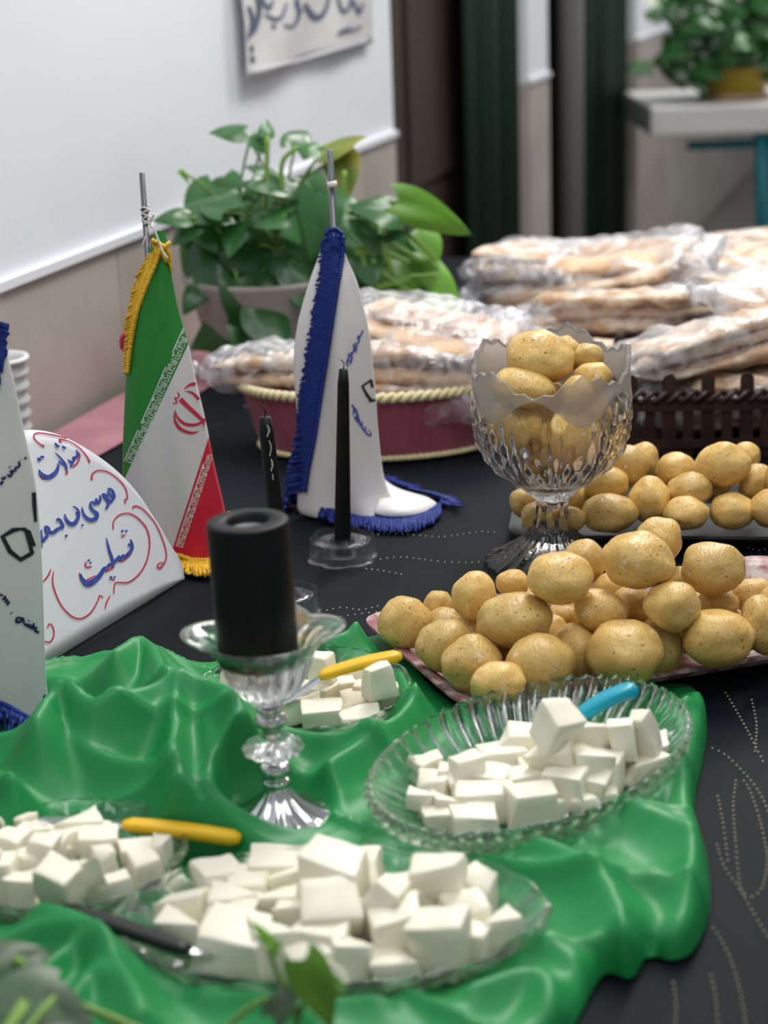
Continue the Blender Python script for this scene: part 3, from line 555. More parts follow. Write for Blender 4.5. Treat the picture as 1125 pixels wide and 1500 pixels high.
# ------------------------------------------------------------------ knives
def knife(label, a, b, tip, w, th, mh, curve=.0, zt=None):
    """a = blade end of the handle, b = butt, tip = blade tip; 3D points"""
    a, b, tip = Vector(a), Vector(b), Vector(tip); t = thing('table_knife', label, 'knife', tuple(b)); L_ = (b-a).length; x = (a-b).normalized(); up = Vector((0, 0, 1)); y = up.cross(x).normalized(); z = x.cross(y)
    V, Fc = [], []; n, m = 14, 12
    for i in range(n+1):
        u = i/n; wd = w*(.40+.14*math.sin(PI*u*.8+.25))*.96; tt = th*(.5-.08*u)
        if i in (0, n): wd *= .62; tt *= .6
        for k in range(m):
            q = 2*PI*k/m; cs, sn = math.cos(q), math.sin(q); V.append(x*(u*L_)+y*wd*math.copysign(abs(cs)**.6, cs)+z*(tt*math.copysign(abs(sn)**.6, sn)+curve*math.sin(PI*u)))
    for i in range(n):
        for k in range(m): Fc.append((i*m+k, i*m+(k+1) % m, (i+1)*m+(k+1) % m, (i+1)*m+k))
    Fc += [tuple(reversed(range(m))), tuple(n*m+k for k in range(m))]; mk('handle', V, Fc, mh, t)
    B = a-b; T = tip-b; d = (T-B); yy = up.cross(d).normalized(); V, Fc = [], []
    for i in range(11):
        u = i/10; c = B-x*.004+d*u; hw = w*.40*(1-max(0, (u-.6)/.4)**2*.95); V += [c+yy*hw, c-yy*hw*.9, c+yy*hw*.2+Vector((0, 0, .0008)), c+yy*hw*.2-Vector((0, 0, .0008))]
    for i in range(10): k = 4*i; Fc += [(k, k+4, k+6, k+2), (k+2, k+6, k+5, k+1), (k+1, k+5, k+7, k+3), (k+3, k+7, k+4, k)]
    Fc += [(0, 2, 1, 3), (40, 43, 41, 42)]
    mk('blade', V, Fc, MBLADE, t, False); return t
knife('yellow handled knife resting on the left round dish', P(180, 1207, .776), P(352, 1229, .772), P(24, 1196, .772), .0145, .009, MYEL, .001)
knife('yellow handled knife in the dish behind the candlestick', P(467, 991, .795), P(588, 960, .806), P(405, 1035, .775), .0150, .0085, MYEL, .002)
knife('turquoise handled knife in the ribbed oval dish', P(845, 1052, .797), P(933, 1008, .815), P(790, 1100, .775), .0160, .011, MTEAL, .003)
knife('black handled knife bridging the front platter and left dish', P(98, 1332, .781), P(98, 1332, .781)+(P(98, 1332, .781)-P(276, 1391, .780))*.02, P(99, 1332, .781), .0001, .0001, MBLK) if False else None
knife('black handled knife bridging left dish and front platter', P(278, 1392, .780), P(96, 1331, .781), P(405, 1408, .7635), .0115, .009, MBLK)
# ------------------------------------------------------------------ potatoes
def potato_mesh(seed):
    bm = bmesh.new(); bmesh.ops.create_icosphere(bm, subdivisions=4, radius=1)
    o = Vector((seed*3.7, seed*1.3, -seed*2.1)); rnd = random.Random(seed)
    eyes = [Vector((rnd.gauss(0, 1), rnd.gauss(0, 1), rnd.gauss(0, 1))).normalized() for _ in range(6)]
    for v in bm.verts:
        n = v.co.normalized(); k = 1+.13*mnoise.noise(n*1.1+o)+.05*mnoise.noise(n*2.4+o)+.008*mnoise.noise(n*7+o)
        for e in eyes:
            d = (n-e).length
            if d < .3: k -= .028*math.exp(-(d/.085)**2)-.010*math.exp(-((d-.15)/.06)**2)
        v.co = n*k
    me = bpy.data.meshes.new('potato'); bm.to_mesh(me); bm.free(); me.shade_smooth(); me.materials.append(MPOT); return me
PM = [potato_mesh(i+1) for i in range(8)]
def potatoes(lst, zfun, floor_z, labels, group, stretch=.92):
    items = []
    for i, (x, y, w, h, l) in enumerate(lst):
        z = zfun(l); p = P(x, y, z); s = depth(p)/F; items.append([p, w*s/2, h*s/2])
    for it in range(60):                                    # rest against each other without overlapping
        for i in range(len(items)):
            for j in range(i+1, len(items)):
                pi, pj = items[i][0], items[j][0]; d = pj-pi; rr = (items[i][1]+items[i][2]+items[j][1]+items[j][2])/2*stretch
                if d.length < rr:
                    push = (rr-d.length)*.5; vi = (pi-CAM).normalized(); vj = (pj-CAM).normalized()
                    s = 1 if d.dot(vi) > 0 else -1
                    k = .6 
                    items[i][0] = pi-vi*push*s*k; items[j][0] = pj+vj*push*s*k
        for q in items:
            lo = floor_z+q[2]*.93
            if q[0].z < lo: q[0] = CAM+(q[0]-CAM)*((lo-CAM.z)/(q[0].z-CAM.z))
    for i, (p, a, b) in enumerate(items):
        o = bpy.data.objects.new('potato', PM[i*5 % 8]); COL.objects.link(o); o.location = p
        rnd = random.Random(i*17+len(lst)); m = (a+b)/2
        vw = math.atan2(p.x, p.y)
        o.rotation_euler = (rnd.choice([0, PI])+rnd.uniform(-.12, .12), rnd.uniform(-.2, .2), -vw+rnd.uniform(-.2, .2)+rnd.choice([0, PI])); o.scale = (a, m, b)
        tag(o, labels[i], 'potato', group)
pf = [(592, 912, 80, 78, 0), (642, 888, 45, 48, 0), (695, 873, 68, 72, 1), (652, 912, 56, 44, 0), (652, 947, 82, 80, 0), (692, 972, 93, 84, 0), (728, 1001, 84, 60, 0), (754, 909, 116, 82, 1), (790, 976, 100, 96, 0), (820, 847, 98, 76, 2), (751, 854, 50, 40, 1),
      (856, 823, 62, 70, 1.3), (934, 821, 107, 82, 2.2), (966, 791, 70, 70, 2), (879, 894, 81, 62, 1), (826, 904, 50, 44, .4), (843, 955, 74, 84, 0), (914, 957, 110, 98, 0), (966, 947, 72, 86, 0), (926, 884, 60, 52, .6), (985, 889, 80, 74, 1.2), (1044, 832, 96, 78, 1.7),
      (1050, 934, 106, 84, .3), (1052, 884, 62, 42, .6), (997, 848, 46, 36, 1), (1103, 872, 66, 52, .8), (1116, 915, 62, 86, .2), (896, 860, 50, 44, .8), (1150, 890, 80, 70, .5), (780, 880, 60, 50, .3), (735, 948, 66, 60, 0), (800, 930, 70, 60, 0), (880, 925, 74, 60, 0), (690, 925, 64, 56, 0), (1000, 925, 76, 62, 0), (940, 915, 70, 60, 0), (850, 900, 66, 56, 0), (1085, 925, 70, 60, 0), (745, 905, 64, 54, 0), (1010, 890, 70, 60, 0), (900, 890, 70, 56, 0)]
lf = rowlabels(pf, 'boiled yellow potato', 'on front pink rimmed tray', 5)
potatoes(pf, lambda l: .788+.031*l, .7585, lf, 'potatoes on the front tray')
pb = [(920, 683, 60, 62, 1), (942, 675, 48, 55, .8), (888, 709, 68, 54, .7), (891, 752, 82, 60, 0), (846, 730, 46, 46, .2), (952, 733, 64, 68, .3), (990, 688, 60, 50, .9), (1010, 718, 70, 54, .6), (1058, 680, 80, 66, 1.2), (1005, 752, 68, 50, 0), (1072, 748, 68, 52, 0), (1110, 709, 60, 62, .6),
      (1130, 745, 60, 58, 0), (1092, 668, 46, 40, .8), (768, 737, 44, 44, .1), (786, 757, 46, 44, 0), (832, 762, 52, 40, 0), (1040, 712, 60, 50, .3), (1150, 700, 60, 60, .8)]
lb = rowlabels(pb, 'boiled yellow potato', 'on grey metal tray behind', 4)
potatoes(pb, lambda l: .786+.034*l, .7585, lb, 'potatoes on the metal tray')
# trays
def tray(name, label, corners, z, rim, lip, m, base_t=.003):
    t = thing(name, label, 'tray', (*corners[0], z)); n = len(corners); c = [Vector((*q, 0)) for q in corners]; cen = sum(c, Vector())/n
    def ringpts(off):                                         # rounded corners
        pts = []
        for i in range(n):
            a, b, d = c[i-1], c[i], c[(i+1) % n]; u, w = (a-b).normalized(), (d-b).normalized(); bis = (u+w).normalized(); k = off/max(.3, abs(bis.cross(u).z)); q = b+bis*k
            r = .03 if off > -.5 else .03
            for s in range(7): tt = s/6; pts.append(q+u*r*(1-tt)**2+w*r*tt**2)
        return pts
    V, Fc = [], []; R = []
    for off, zz in ((.03, .001), (.016, .001), (.006, rim*.8), (0, rim), (-lip, rim+.001), (-lip, rim-.0015), (.001, rim-.004), (.014, -.001), (.03, -.001)):
        rp = ringpts(off); R.append(len(rp)); V += [(p.x-corners[0][0], p.y-corners[0][1], zz+.0015) for p in rp]
    k = R[0]
    for i in range(len(R)-1):
        for j in range(k): Fc.append((i*k+j, i*k+(j+1) % k, (i+1)*k+(j+1) % k, (i+1)*k+j))
    Fc.append(tuple(range(k))); Fc.append(tuple(reversed([(len(R)-1)*k+j for j in range(k)]))); mk('tray_body', V, Fc, m, t, True).data.shade_flat(); return t
t1, t2, t3 = P(688, 1040, .765).xy, P(546, 918, .765).xy, P(1125, 966, .765).xy
e1 = (t2-t1); e2 = (t3-t1).normalized()*.40
e1 = e1.normalized()*.215
tray('serving_tray', 'pink and cream printed tray holding the front potatoes', [tuple(t1), tuple(t1+e2), tuple(t1+e1+e2), tuple(t1+e1)], .7545, .014, .007, MTRAYP)
u1, u2 = P(752, 787, .762).xy, P(1125, 790, .762).xy
e2 = (u2-u1).normalized()*.42; e1 = Vector((-e2.y, e2.x)).normalized()*.19
tray('metal_tray', 'grey metal tray holding the rear potatoes', [tuple(u1), tuple(u1+e2), tuple(u1+e2+e1), tuple(u1+e1)], .7505, .013, .006, MTRAYM)
# ------------------------------------------------------------------ crystal goblet
GB = P(809, 824)
gob = thing('crystal_goblet', 'cut crystal footed bowl with frosted sawtooth rim full of potatoes', 'goblet', (GB.x, GB.y, TZ))
pm = 1/(F/depth(GB))                                        # metres per pixel there
def gy_(y): return max(0, (824-y)*pm/math.cos(math.radians(16)))
out_prof = [(97, 824), (97, 820), (88, 815), (66, 803), (42, 786), (29, 770), (24, 755), (22, 740), (24, 728), (34, 720), (40, 715), (46, 710), (62, 700), (84, 683), (100, 662), (109, 640), (114, 612), (115, 590), (113, 568), (112, 548), (113, 532)]
NG = 240
def sub(prof, k):
    o = []
    for i in range(len(prof)-1):
        for q in range(k): o.append(tuple(np.array(prof[i])+(np.array(prof[i+1])-np.array(prof[i]))*q/k))
    return o+[prof[-1]]
op = [(r*pm, gy_(y)) for r, y in sub(out_prof, 4)]; top = op[-1][1]; bz = gy_(715)
ip = [(max(.002, r-.0045), z) for r, z in op if z > bz+.012]; 
def tooth(t):                                                # scalloped, sawtooth rim: height offset
    s = (t/(2*PI)*5) % 1; saw = abs(((t/(2*PI)*25) % 1)-.5)*2
    return .008*math.cos(2*PI*s)-.004+.0055*saw
def gmod(inner):
    def f(t, i, r, z):
        k = max(0, (z-(top-.03))/.03); z2 = z+(tooth(t)+.011*math.sin(t)+.003*math.cos(t))*k*k
        if inner: return r, z2
        if z < gy_(770): r2 = r*(1+.030*math.cos(24*t)*min(1, r/.05)); return r2, z+.0012*abs(math.cos(12*t))*(r/.06)
        if z < gy_(716): return r*(1+.05*math.cos(8*t)), z
        hz = (z-bz)/(top-bz); am = math.exp(-((hz-.40)/.30)**4)
        p = abs(((t*10/PI+hz*6) % 1)-.5)*2; q = abs(((t*10/PI-hz*6) % 1)-.5)*2; star = abs(((t*5/PI) % 1)-.5)*2
        return r+.0048*am*(min(p, q)**.8-.6)+.0016*am*math.cos(40*t)*(1-star), z2
    return f
vo, fo = lathe_vf(op, NG, gmod(False), closed=False); vi, fi = lathe_vf(ip, NG, gmod(True), closed=False)
n = len(vo); V = vo+vi; Fc = list(fo)+[tuple(reversed([i+n for i in q])) for q in fi]
lo = (len(op)-1)*NG; li = n+(len(ip)-1)*NG
for k in range(NG): Fc.append((lo+k, lo+(k+1) % NG, li+(k+1) % NG, li+k))
V += [(0, 0, 0.0), (0, 0, ip[0][1]-.001)]
for k in range(NG): Fc.append((len(V)-2, (k+1) % NG, k)); Fc.append((len(V)-1, n+k, n+(k+1) % NG))
def frost_mat():
    m = lighten(glass('goblet_glass', (.985, .99, .985), ior=1.5), .06); N = m.node_tree.nodes; L = m.node_tree.links
    o = N['Material Output']; cur = o.inputs[0].links[0].from_socket; b = N.new('ShaderNodeBsdfPrincipled'); b.inputs['Base Color'].default_value = (.72, .70, .67, 1); b.inputs['Roughness'].default_value = .38; b.inputs['Transmission Weight'].default_value = .8; b.inputs['IOR'].default_value = 1.15
    tc = N.new('ShaderNodeTexCoord'); sp_ = N.new('ShaderNodeSeparateXYZ'); L.new(tc.outputs['Object'], sp_.inputs[0])
    def mth(op, a, b_=None):
        n_ = N.new('ShaderNodeMath'); n_.operation = op
        for i_, q in enumerate((a, b_)):
            if q is None: continue
            if hasattr(q, 'links'): L.new(q, n_.inputs[i_])
            else: n_.inputs[i_].default_value = q
        return n_.outputs[0]
    ang = mth('ARCTAN2', sp_.outputs['Y'], sp_.outputs['X']); cs_ = mth('COSINE', mth('MULTIPLY', ang, 5.0)); bd = mth('ADD', mth('MULTIPLY', cs_, -.10*(top-bz)), bz+.72*(top-bz))
    f_ = mth('GREATER_THAN', sp_.outputs['Z'], bd); x = N.new('ShaderNodeMixShader'); L.new(f_, x.inputs[0]); L.new(cur, x.inputs[1]); L.new(b.outputs[0], x.inputs[2]); L.new(x.outputs[0], o.inputs[0]); return m
gb = mk('bowl', V, Fc, frost_mat(), gob)
pg = [(790, 524, 104, 76, 0), (828, 518, 50, 52, 0), (765, 568, 92, 58, 0), (858, 523, 54, 40, 0), (868, 553, 58, 46, 0), (846, 578, 46, 56, 0)]
lg = ['largest potato heaped on top of the crystal bowl', 'potato behind the largest one in the crystal bowl', 'potato with dark scratches at front left of crystal bowl', 'small potato at the back right of the crystal bowl', 'pointed potato at the right rim of crystal bowl', 'potato wedged low at the right inside crystal bowl',
      'potato deep inside the crystal bowl at left', 'potato deep inside the crystal bowl at centre', 'potato deep inside the crystal bowl at right', 'potato at the bottom of the crystal bowl', 'potato in the middle of crystal bowl at back']
gpos = [(Vector((-.012, .004, .222)), .036, .027), (Vector((.016, .028, .216)), .020, .020), (Vector((-.028, -.022, .190)), .031, .023), (Vector((.037, .020, .208)), .018, .0145), (Vector((.042, -.002, .190)), .021, .018), (Vector((.022, -.032, .180)), .019, .022),
        (Vector((-.033, -.012, .140)), .029, .024), (Vector((.012, -.034, .132)), .026, .025), (Vector((.034, .012, .145)), .028, .023), (Vector((.0, .0, .104)), .028, .019), (Vector((-.010, .034, .150)), .030, .026)]
zsh = gy_(532)-.2005
for i, (q, a, b) in enumerate(gpos):
    o = bpy.data.objects.new('potato', PM[(i*3+1) % 8]); COL.objects.link(o); rnd = random.Random(i)
    if i < 6: w0 = P(pg[i][0], pg[i][1], TZ+q.z+zsh); w0 = PD(pg[i][0], pg[i][1], GB.y+q.y); s = depth(w0)/F; o.location = w0; a = pg[i][2]*s/2; b = pg[i][3]*s/2
    else: o.location = Vector((GB.x, GB.y, TZ+zsh))+q
    o.scale = (a, (a+b)/2, b); o.rotation_euler = (rnd.uniform(-.2, .2), rnd.uniform(-.2, .2), rnd.uniform(-.3, .3)); tag(o, lg[i], 'potato', 'potatoes in the crystal bowl')
# ------------------------------------------------------------------ candlestick and pillar candle
CB = P(409, 1207); czz = max(TZ+.004, GZ(CB.x, CB.y)); pc = depth(CB)/F
cs = thing('candlestick', 'silver and glass candlestick holding the thick black candle', 'candlestick', (CB.x, CB.y, czz)); cs.rotation_euler = (0, -.022, 0)
k_ = pc/math.cos(math.radians(25))
def cz(y): return (1207-y)*k_
prof = [(76, 0), (76, 3), (60, 10), (40, 22), (26, 34), (18, 44), (16, 50)]
prof = [(r*pc, z*k_) for r, z in sub(prof, 3)]
v, f = lathe_vf(prof, 120, lambda t, i, r, z: (r*(1+.05*math.cos(12*t)*(1-i/len(prof))), z+.0020*abs(math.cos(6*t))*(1-i/len(prof))), closed=True); mk('foot', v, f, MCHROME, cs)
def ringprof(name, lst, m, n=48, mod=None):
    v, f = lathe_vf([(r*pc, cz(y)) for r, y in sub(lst, 3)], n, mod); return mk(name, v, f, m, cs)
ringprof('stem', [(16, 1160), (20, 1156), (20, 1150), (14, 1147), (14, 1144), (22, 1140), (24, 1133), (21, 1126), (15, 1123), (13, 1120), (13, 1116)], MCHROME)
ringprof('glass_bead', [(14, 1117), (28, 1114), (40, 1108), (43, 1103), (40, 1098), (28, 1091), (16, 1088)], MCRYST, 96, lambda t, i, r, z: (r*(1+.07*math.cos(12*t)*(r/(43*pc))), z))
ringprof('stem_collar', [(14, 1089), (13, 1080), (15, 1074), (22, 1070), (24, 1063), (20, 1056), (15, 1053), (19, 1050), (20, 1045), (15, 1040)], MCHROME)
NT = 160; cup_o = [(14, 1042), (22, 1036), (44, 1022), (56, 1004), (64, 985), (72, 968), (86, 956), (104, 948), (118, 944)]; cup_i = [(112, 942), (96, 947), (80, 954), (66, 964), (58, 975), (56, 978), (1, 979)]
def cupmod(t, i, r, z):
    rr = r/pc; q = max(0, min(1, (rr-58)/50)); lob = abs(math.cos(2*(t+.0)))**1.2; flu = .035*math.cos(16*t)*max(0, 1-abs(rr-58)/40)
    r2 = r*(1+flu)*(1-q*.20*(1-lob)); return r2, z+q*.004*lob
pr = [(r*pc, cz(y)) for r, y in sub(cup_o, 3)]+[(r*pc, cz(y)) for r, y in sub(cup_i, 3)]
v, f = lathe_vf(pr, NT, cupmod, closed=True); mk('glass_cup', v, f, MCRYST, cs)
cdl = thing('pillar_candle', 'thick black pillar candle with sunken top on the candlestick', 'candle', (CB.x-.0075, CB.y, czz+cz(978.6))); cdl.rotation_euler = (0, -.022, 0)
rc = 57.5*pc*1.0; hc = cz(792)-cz(978.6)+.001
pr = [(rc*.985, 0), (rc, .002), (rc*1.005, hc-.003), (rc*.99, hc-.0008), (rc*.97, hc), (rc*.56, hc+.0004), (rc*.52, hc-.003), (rc*.42, hc-.008), (rc*.25, hc-.0095), (.0012, hc-.010)]
v, f = lathe_vf(pr, 72); mk('wax_body', v, f, MWAX, cdl)
v, f = lathe_vf([(rc*.46, hc-.0060), (rc*.30, hc-.0086), (.0012, hc-.0092)], 40, closed=False); mk('wax_pool', v, f, MWAXG, cdl)  # pool in a lighter mottled grey than the body
v, f = tube_vf([(0, 0, hc-.010), (.0006, 0, hc-.007), (.002, .0, hc-.0052)], .0009, 6); mk('wick', v, f, MSTRING, cdl)
# ------------------------------------------------------------------ tapers in flower cups
def flower_cup(x, y, label):
    p = P(x, y); t = thing('candle_holder', label, 'candle holder', (p.x, p.y, TZ+.0004), .3); s = depth(p)/F; R = 50*s; h = .024
    def md(th, i, r, z): lob = abs(math.cos(3*th))**.55; return r*(.80+.20*lob), z
    pr = [(R*1.04, 0), (R*1.04, .001), (R, .0015), (R*.97, h*.5), (R*.95, h-.0008), (R*.93, h), (R*.91, h-.0006), (R*.92, h*.5), (R*.93, .002)]
    v, f = lathe_vf(pr, 180, md, closed=False); f += [((len(pr)-1)*180+k, (len(pr)-1)*180+(k+1) % 180, (k+1) % 180, k) for k in range(180)]; mk('petal_wall', v, f, MCLEAR, t)
    pr = [(.0135, 0.002), (.0135, h-.002), (.012, h-.002), (.012, .004), (.0005, .004)]; v, f = lathe_vf(pr, 40); mk('socket', v, f, MCLEAR, t)
    pr = [(.0136, h-.006), (R*.78, h-.006), (R*.78, h-.0068), (.0136, h-.0068)]; v, f = lathe_vf(pr, 60, closed=False); mk('inner_ledge', v, f, MCLEAR, t)
    return p
hb1 = flower_cup(502, 818, 'clear flower shaped cup in front of the blue fringed flag'); hb2 = flower_cup(420, 900, 'clear flower shaped cup half hidden by the pillar candle')
def taper(hb, topx, topy, r0, r1, label, marks=False):
    b = Vector((hb.x, hb.y, TZ+.0045)); tp_ = PD(topx, topy, hb.y); t = thing('taper_candle', label, 'candle', tuple(b)); ax = tp_-b
    n = 14; pts = [ax*(i/n) for i in range(n+1)]; rs = [r0+(r1-r0)*i/n for i in range(n+1)]; rs[-1] *= .8; rs[0] *= .92
    v, f = tube_vf(pts, rs, 20); mk('wax_body', v, f, MWAX, t)
    v, f = tube_vf([ax, ax+Vector((.001, 0, .006)), ax+Vector((-.002, 0, .010))], .0006, 5); mk('wick', v, f, MWAX, t); return t
taper(hb1, 503, 541, .0088, .0054, 'tall black taper candle before the white flag')
tp2 = taper(hb2, 388, 611, .0080, .0066, 'black taper candle with pale scratches behind pillar candle')
# scratches on the second taper
bpy.context.view_layer.update()
bv = bvh_of([c for c in tp2.children if c.name.startswith('wax')][0])
ink('wax_scratches', bv, [[(391, 622, 2), (394, 630, 3), (391, 640, 2)], [(394, 645, 2), (397, 655, 2), (395, 668, 2)], [(397, 672, 2), (399, 680, 3), (397, 690, 2)], [(399, 694, 2), (400, 703, 2)]], mat('pale_wax_mark', (.3, .3, .3), .4), tp2, .0004, Matrix.Translation(-tp2.location))
# ------------------------------------------------------------------ flags
def flag_surface(name, rows, Y0, m, parent, bulge=.32, folds=.06, back=.5, seed=0):
    """rows: (py, left px, right px) measured at depth Y0; builds a draped closed cone of cloth"""
    rows = cr(rows, 5); V, Fc = [], []; nf, nb = 40, 16; n = nf+nb
    for py, lx, rx in rows:
        a, b = PD(lx, py, Y0), PD(rx, py, Y0); w = (b-a).length; c = (a+b)/2; q = min(1, w/.05)
        for k in range(n):
            if k < nf: u = k/nf; s = math.sin(PI*u); off = -(s**.8)*w*.5*bulge*2*.5-folds*w*math.sin(3.2*PI*u+seed)*s
            else: u = 1-(k-nf)/nb; s = math.sin(PI*u); off = s*w*.5*back*.6
            p = a.lerp(b, u); V.append(Vector((p.x, p.y+off, max(p.z, TZ+.0015))))
    R = len(rows)
    for i in range(R-1):
        for k in range(n): Fc.append((i*n+k, i*n+(k+1) % n, (i+1)*n+(k+1) % n, (i+1)*n+k))
    Fc.append(tuple(range(n)))
    o = mk(name, [v-Vector(parent.location) for v in V], [tuple(reversed(q)) for q in Fc], m, parent); return o
FINE = 30
def fringe(name, bvh, line, wpx, m, parent, side=1, hang=None, dens=2.6, r=.0009, jit=.15, lift=.0015, back=False):
    """yarn strands along a line on the cloth; each strand goes `side` * wpx across (image px) or down"""
    q = cr(line, 60); pts = [q[0]]; acc = 0
    for a, b in zip(q, q[1:]):
        acc += np.linalg.norm(b[:2]-a[:2])
        if acc >= dens: pts.append(b); acc = 0
    parts = []; rnd = random.Random(len(pts)); Yd = parent.location.y
    def hit(x, y):
        d = ray(x, y).normalized(); h = bvh.ray_cast(CAM, d)
        if h[0] is None or h[0].y > Yd+.15: return None
        nn = h[1] if h[1].dot(d) < 0 else -h[1]; return h[0]+nn*lift
    last = None
    for i, p in enumerate(pts):
        a, b = pts[max(0, i-1)], pts[min(len(pts)-1, i+1)]; t = b[:2]-a[:2]; t = t/max(1e-6, np.linalg.norm(t)); nn = np.array([-t[1], t[0]])*side
        if hang is not None: nn = np.array(hang, float)
        w = (p[2] if len(p) > 2 else wpx)*rnd.uniform(1-jit, 1+jit); st = []
        for k in range(5):
            u = k/4; x, y = p[0]+nn[0]*w*u+rnd.uniform(-1.5, 1.5)*(k > 0), p[1]+nn[1]*w*u+rnd.uniform(-.5, .5)
            h = hit(x, y)
            if h is None:
                h = st[-1]+((st[-1]-st[-2]) if len(st) > 1 else Vector((0, 0, -.002))) if st else (PD(x, y, last.y) if last is not None else None)
                if st: h = PD(x, y, st[-1].y)
            if h is None: continue
            h.z = max(h.z, TZ+.002); st.append(h)
        if len(st) > 1: last = st[0]; parts.append(tube_vf([s-Vector(parent.location) for s in st], [r*1.25]+[r]*(len(st)-1), 5))
        if st and i % 2 == 0: c = st[0]-Vector(parent.location); parts.append(tube_vf([c+Vector((-.0012, -.0016, .0016)), c+Vector((.0012, -.0018, -.0014))], .0021, 6))
    v, f = join(parts); o = mk(name, v, f, m, parent); o['kind'] = 'stuff'; return o
def pole(parent, a, b, r=.0028):
    v, f = tube_vf([Vector(a)-parent.location, Vector(b)-parent.location], r, 12); return mk('pole', v, f, MPOLE, parent)
def stand(parent, p):
    v, f = lathe_vf([(.032, 0), (.032, .004), (.02, .008), (.006, .011), (.0045, .03)], 32); o = mk('base', [Vector(a)+Vector(p)-parent.location for a in v], f, MPOLE, parent); return o
# -- tricolour flag
Y1 = 1.765
fi_ = thing('tricolour_flag', 'green white and red desk flag with gold fringe and red emblem', 'flag', (-.2, Y1, TZ))
def band_nodes(m, N, L, b, tc):
    # two cloth seams: planes fixed in the flag's own coordinates
    def plane(p, q):
        A, B = PD(*p, Y1-.02)-fi_.location, PD(*q, Y1-.02)-fi_.location; d = (B-A); n_ = Vector((d.z, 0, -d.x)).normalized()
        if n_.x < 0: n_ = -n_
        dt = N.new('ShaderNodeVectorMath'); dt.operation = 'DOT_PRODUCT'; dt.inputs[1].default_value = n_; L.new(tc.outputs['Object'], dt.inputs[0])
        c = N.new('ShaderNodeMath'); c.operation = 'GREATER_THAN'; c.inputs[1].default_value = n_.dot(A); L.new(dt.outputs['Value'], c.inputs[0]); return c.outputs[0]
    g = plane((278, 500), (189, 688)); r = plane((306, 640), (254, 800))
    c = mixc(N, L, (.016, .215, .028), (.68, .655, .665), g); c = mixc(N, L, c, (.60, .012, .040), r); L.new(c, b.inputs['Base Color'])
MTRI = mat('tricolour_cloth', (1, 1, 1), .45, sheen=.1, extra=band_nodes)
tri = flag_surface('cloth', [(338, 228, 240), (352, 223, 245), (368, 219, 248), (385, 214, 249), (410, 203, 253), (450, 191, 261), (500, 188, 275), (560, 184, 288), (620, 181, 302), (680, 179, 314), (740, 180, 328), (790, 182, 336), (815, 184, 334), (840, 186, 326)], Y1, MTRI, fi_, .42, .05)
pole(fi_, PD(208, 253, Y1+.004), PD(246, 816, Y1+.004)); stand(fi_, (PD(246, 816, Y1).x, Y1, TZ+.0005))
bpy.context.view_layer.update(); bt = bvh_of(tri); inv1 = Matrix.Translation(-fi_.location)
fringe('gold_fringe', bt, [(246, 356, 24), (236, 366, 30), (228, 384, 32), (219, 405, 30), (210, 430, 26), (202, 455, 22), (197, 480, 18), (192, 510, 13), (188, 545, 9)], 24, MGOLDF, fi_, hang=(-.72, .42), dens=1.6, r=.0010, jit=.22)
fringe('gold_fringe', bt, [(226, 352), (234, 356), (244, 366), (248, 378)], 22, MGOLDF, fi_, hang=(.12, 1), dens=1.5, r=.0011)
fringe('gold_fringe', bt, [(200, 812), (225, 810), (262, 812), (282, 818), (305, 818), (318, 812), (324, 796), (330, 776), (332, 755)], 26, MGOLDF, fi_, hang=(.25, .97), dens=1.8, r=.0010, jit=.2)
# string wound at the top, and loose loops
sp = []
for i in range(60):
    u = i/59; c = PD(212+3*u, 303+26*u, Y1+.004); a = u*2*PI*8; sp.append(c-fi_.location+Vector((.0042*math.cos(a), .0042*math.sin(a), .002*math.sin(a*1.7))))
v, f = tube_vf(sp, .0007, 5); mk('string', v, f, MSTRING, fi_)
v, f = tube_vf([Vector(p) for p in cr([tuple(PD(x, y, Y1-.012)-fi_.location) for x, y in ((216, 325), (222, 318), (226, 314), (222, 322), (220, 330), (226, 336), (232, 352), (238, 368), (245, 378))], 5)], .0010, 6); mk('string', v, f, MSTRING, fi_)
v, f = tube_vf([Vector(p) for p in cr([tuple(PD(x, y, Y1-.008)-fi_.location) for x, y in ((218, 332), (214, 345), (208, 360))], 5)], .0007, 5); mk('string', v, f, MSTRING, fi_)
rp = [Vector(p) for p in cr([tuple(PD(x, y, Y1+.02)-fi_.location) for x, y in ((184, 488), (179, 496), (179, 508), (184, 512))], 5)]; v, f = tube_vf(rp, .0026, 8); mk('red_tassel', v, f, MREDR, fi_)
# border pattern, repeated along both seams
def border(p, q, w, n, m, name, flip=1, teeth=None):
    p, q = np.array(p, float), np.array(q, float); d = (q-p)/n; L_ = np.linalg.norm(d); t = d/L_; nn = np.array([t[1], -t[0]])*flip
    S_ = []
    base = [[(.00, .05), (1.0, .05)], [(.02, .95), (.30, .95), (.30, .45)], [(.05, .45), (.05, .7), (.2, .7), (.2, .3)], [(.40, .25), (.40, .95)], [(.48, .35), (.48, .95)], [(.56, .35), (.56, .95), (.40, .95)], [(.64, .15), (.64, .6), (.75, .6), (.75, .3), (.68, .3)], [(.82, .2), (.82, .95), (.95, .95), (.95, .5)], [(.64, .95), (.76, .95)], [(.1, .2), (.3, .2)], [(.88, .3), (.98, .3)]]
    for i in range(n):
        o = p+d*i
        for s in base: S_.append([(*(o+t*L_*a+nn*w*b), 1.35) for a, b in s])
    return ink(name, bt, S_, m, tri, .0007, inv1, smooth=False)
border((268, 479), (182, 675), 13, 6, MWPR, 'white_border_pattern', 1)
border((307, 648), (258, 800), 10, 5, MWPR, 'white_border_pattern', 1)
E2 = lambda l: [(160+x/4.165, 500+y/4.165, w) for x, y, w in l]
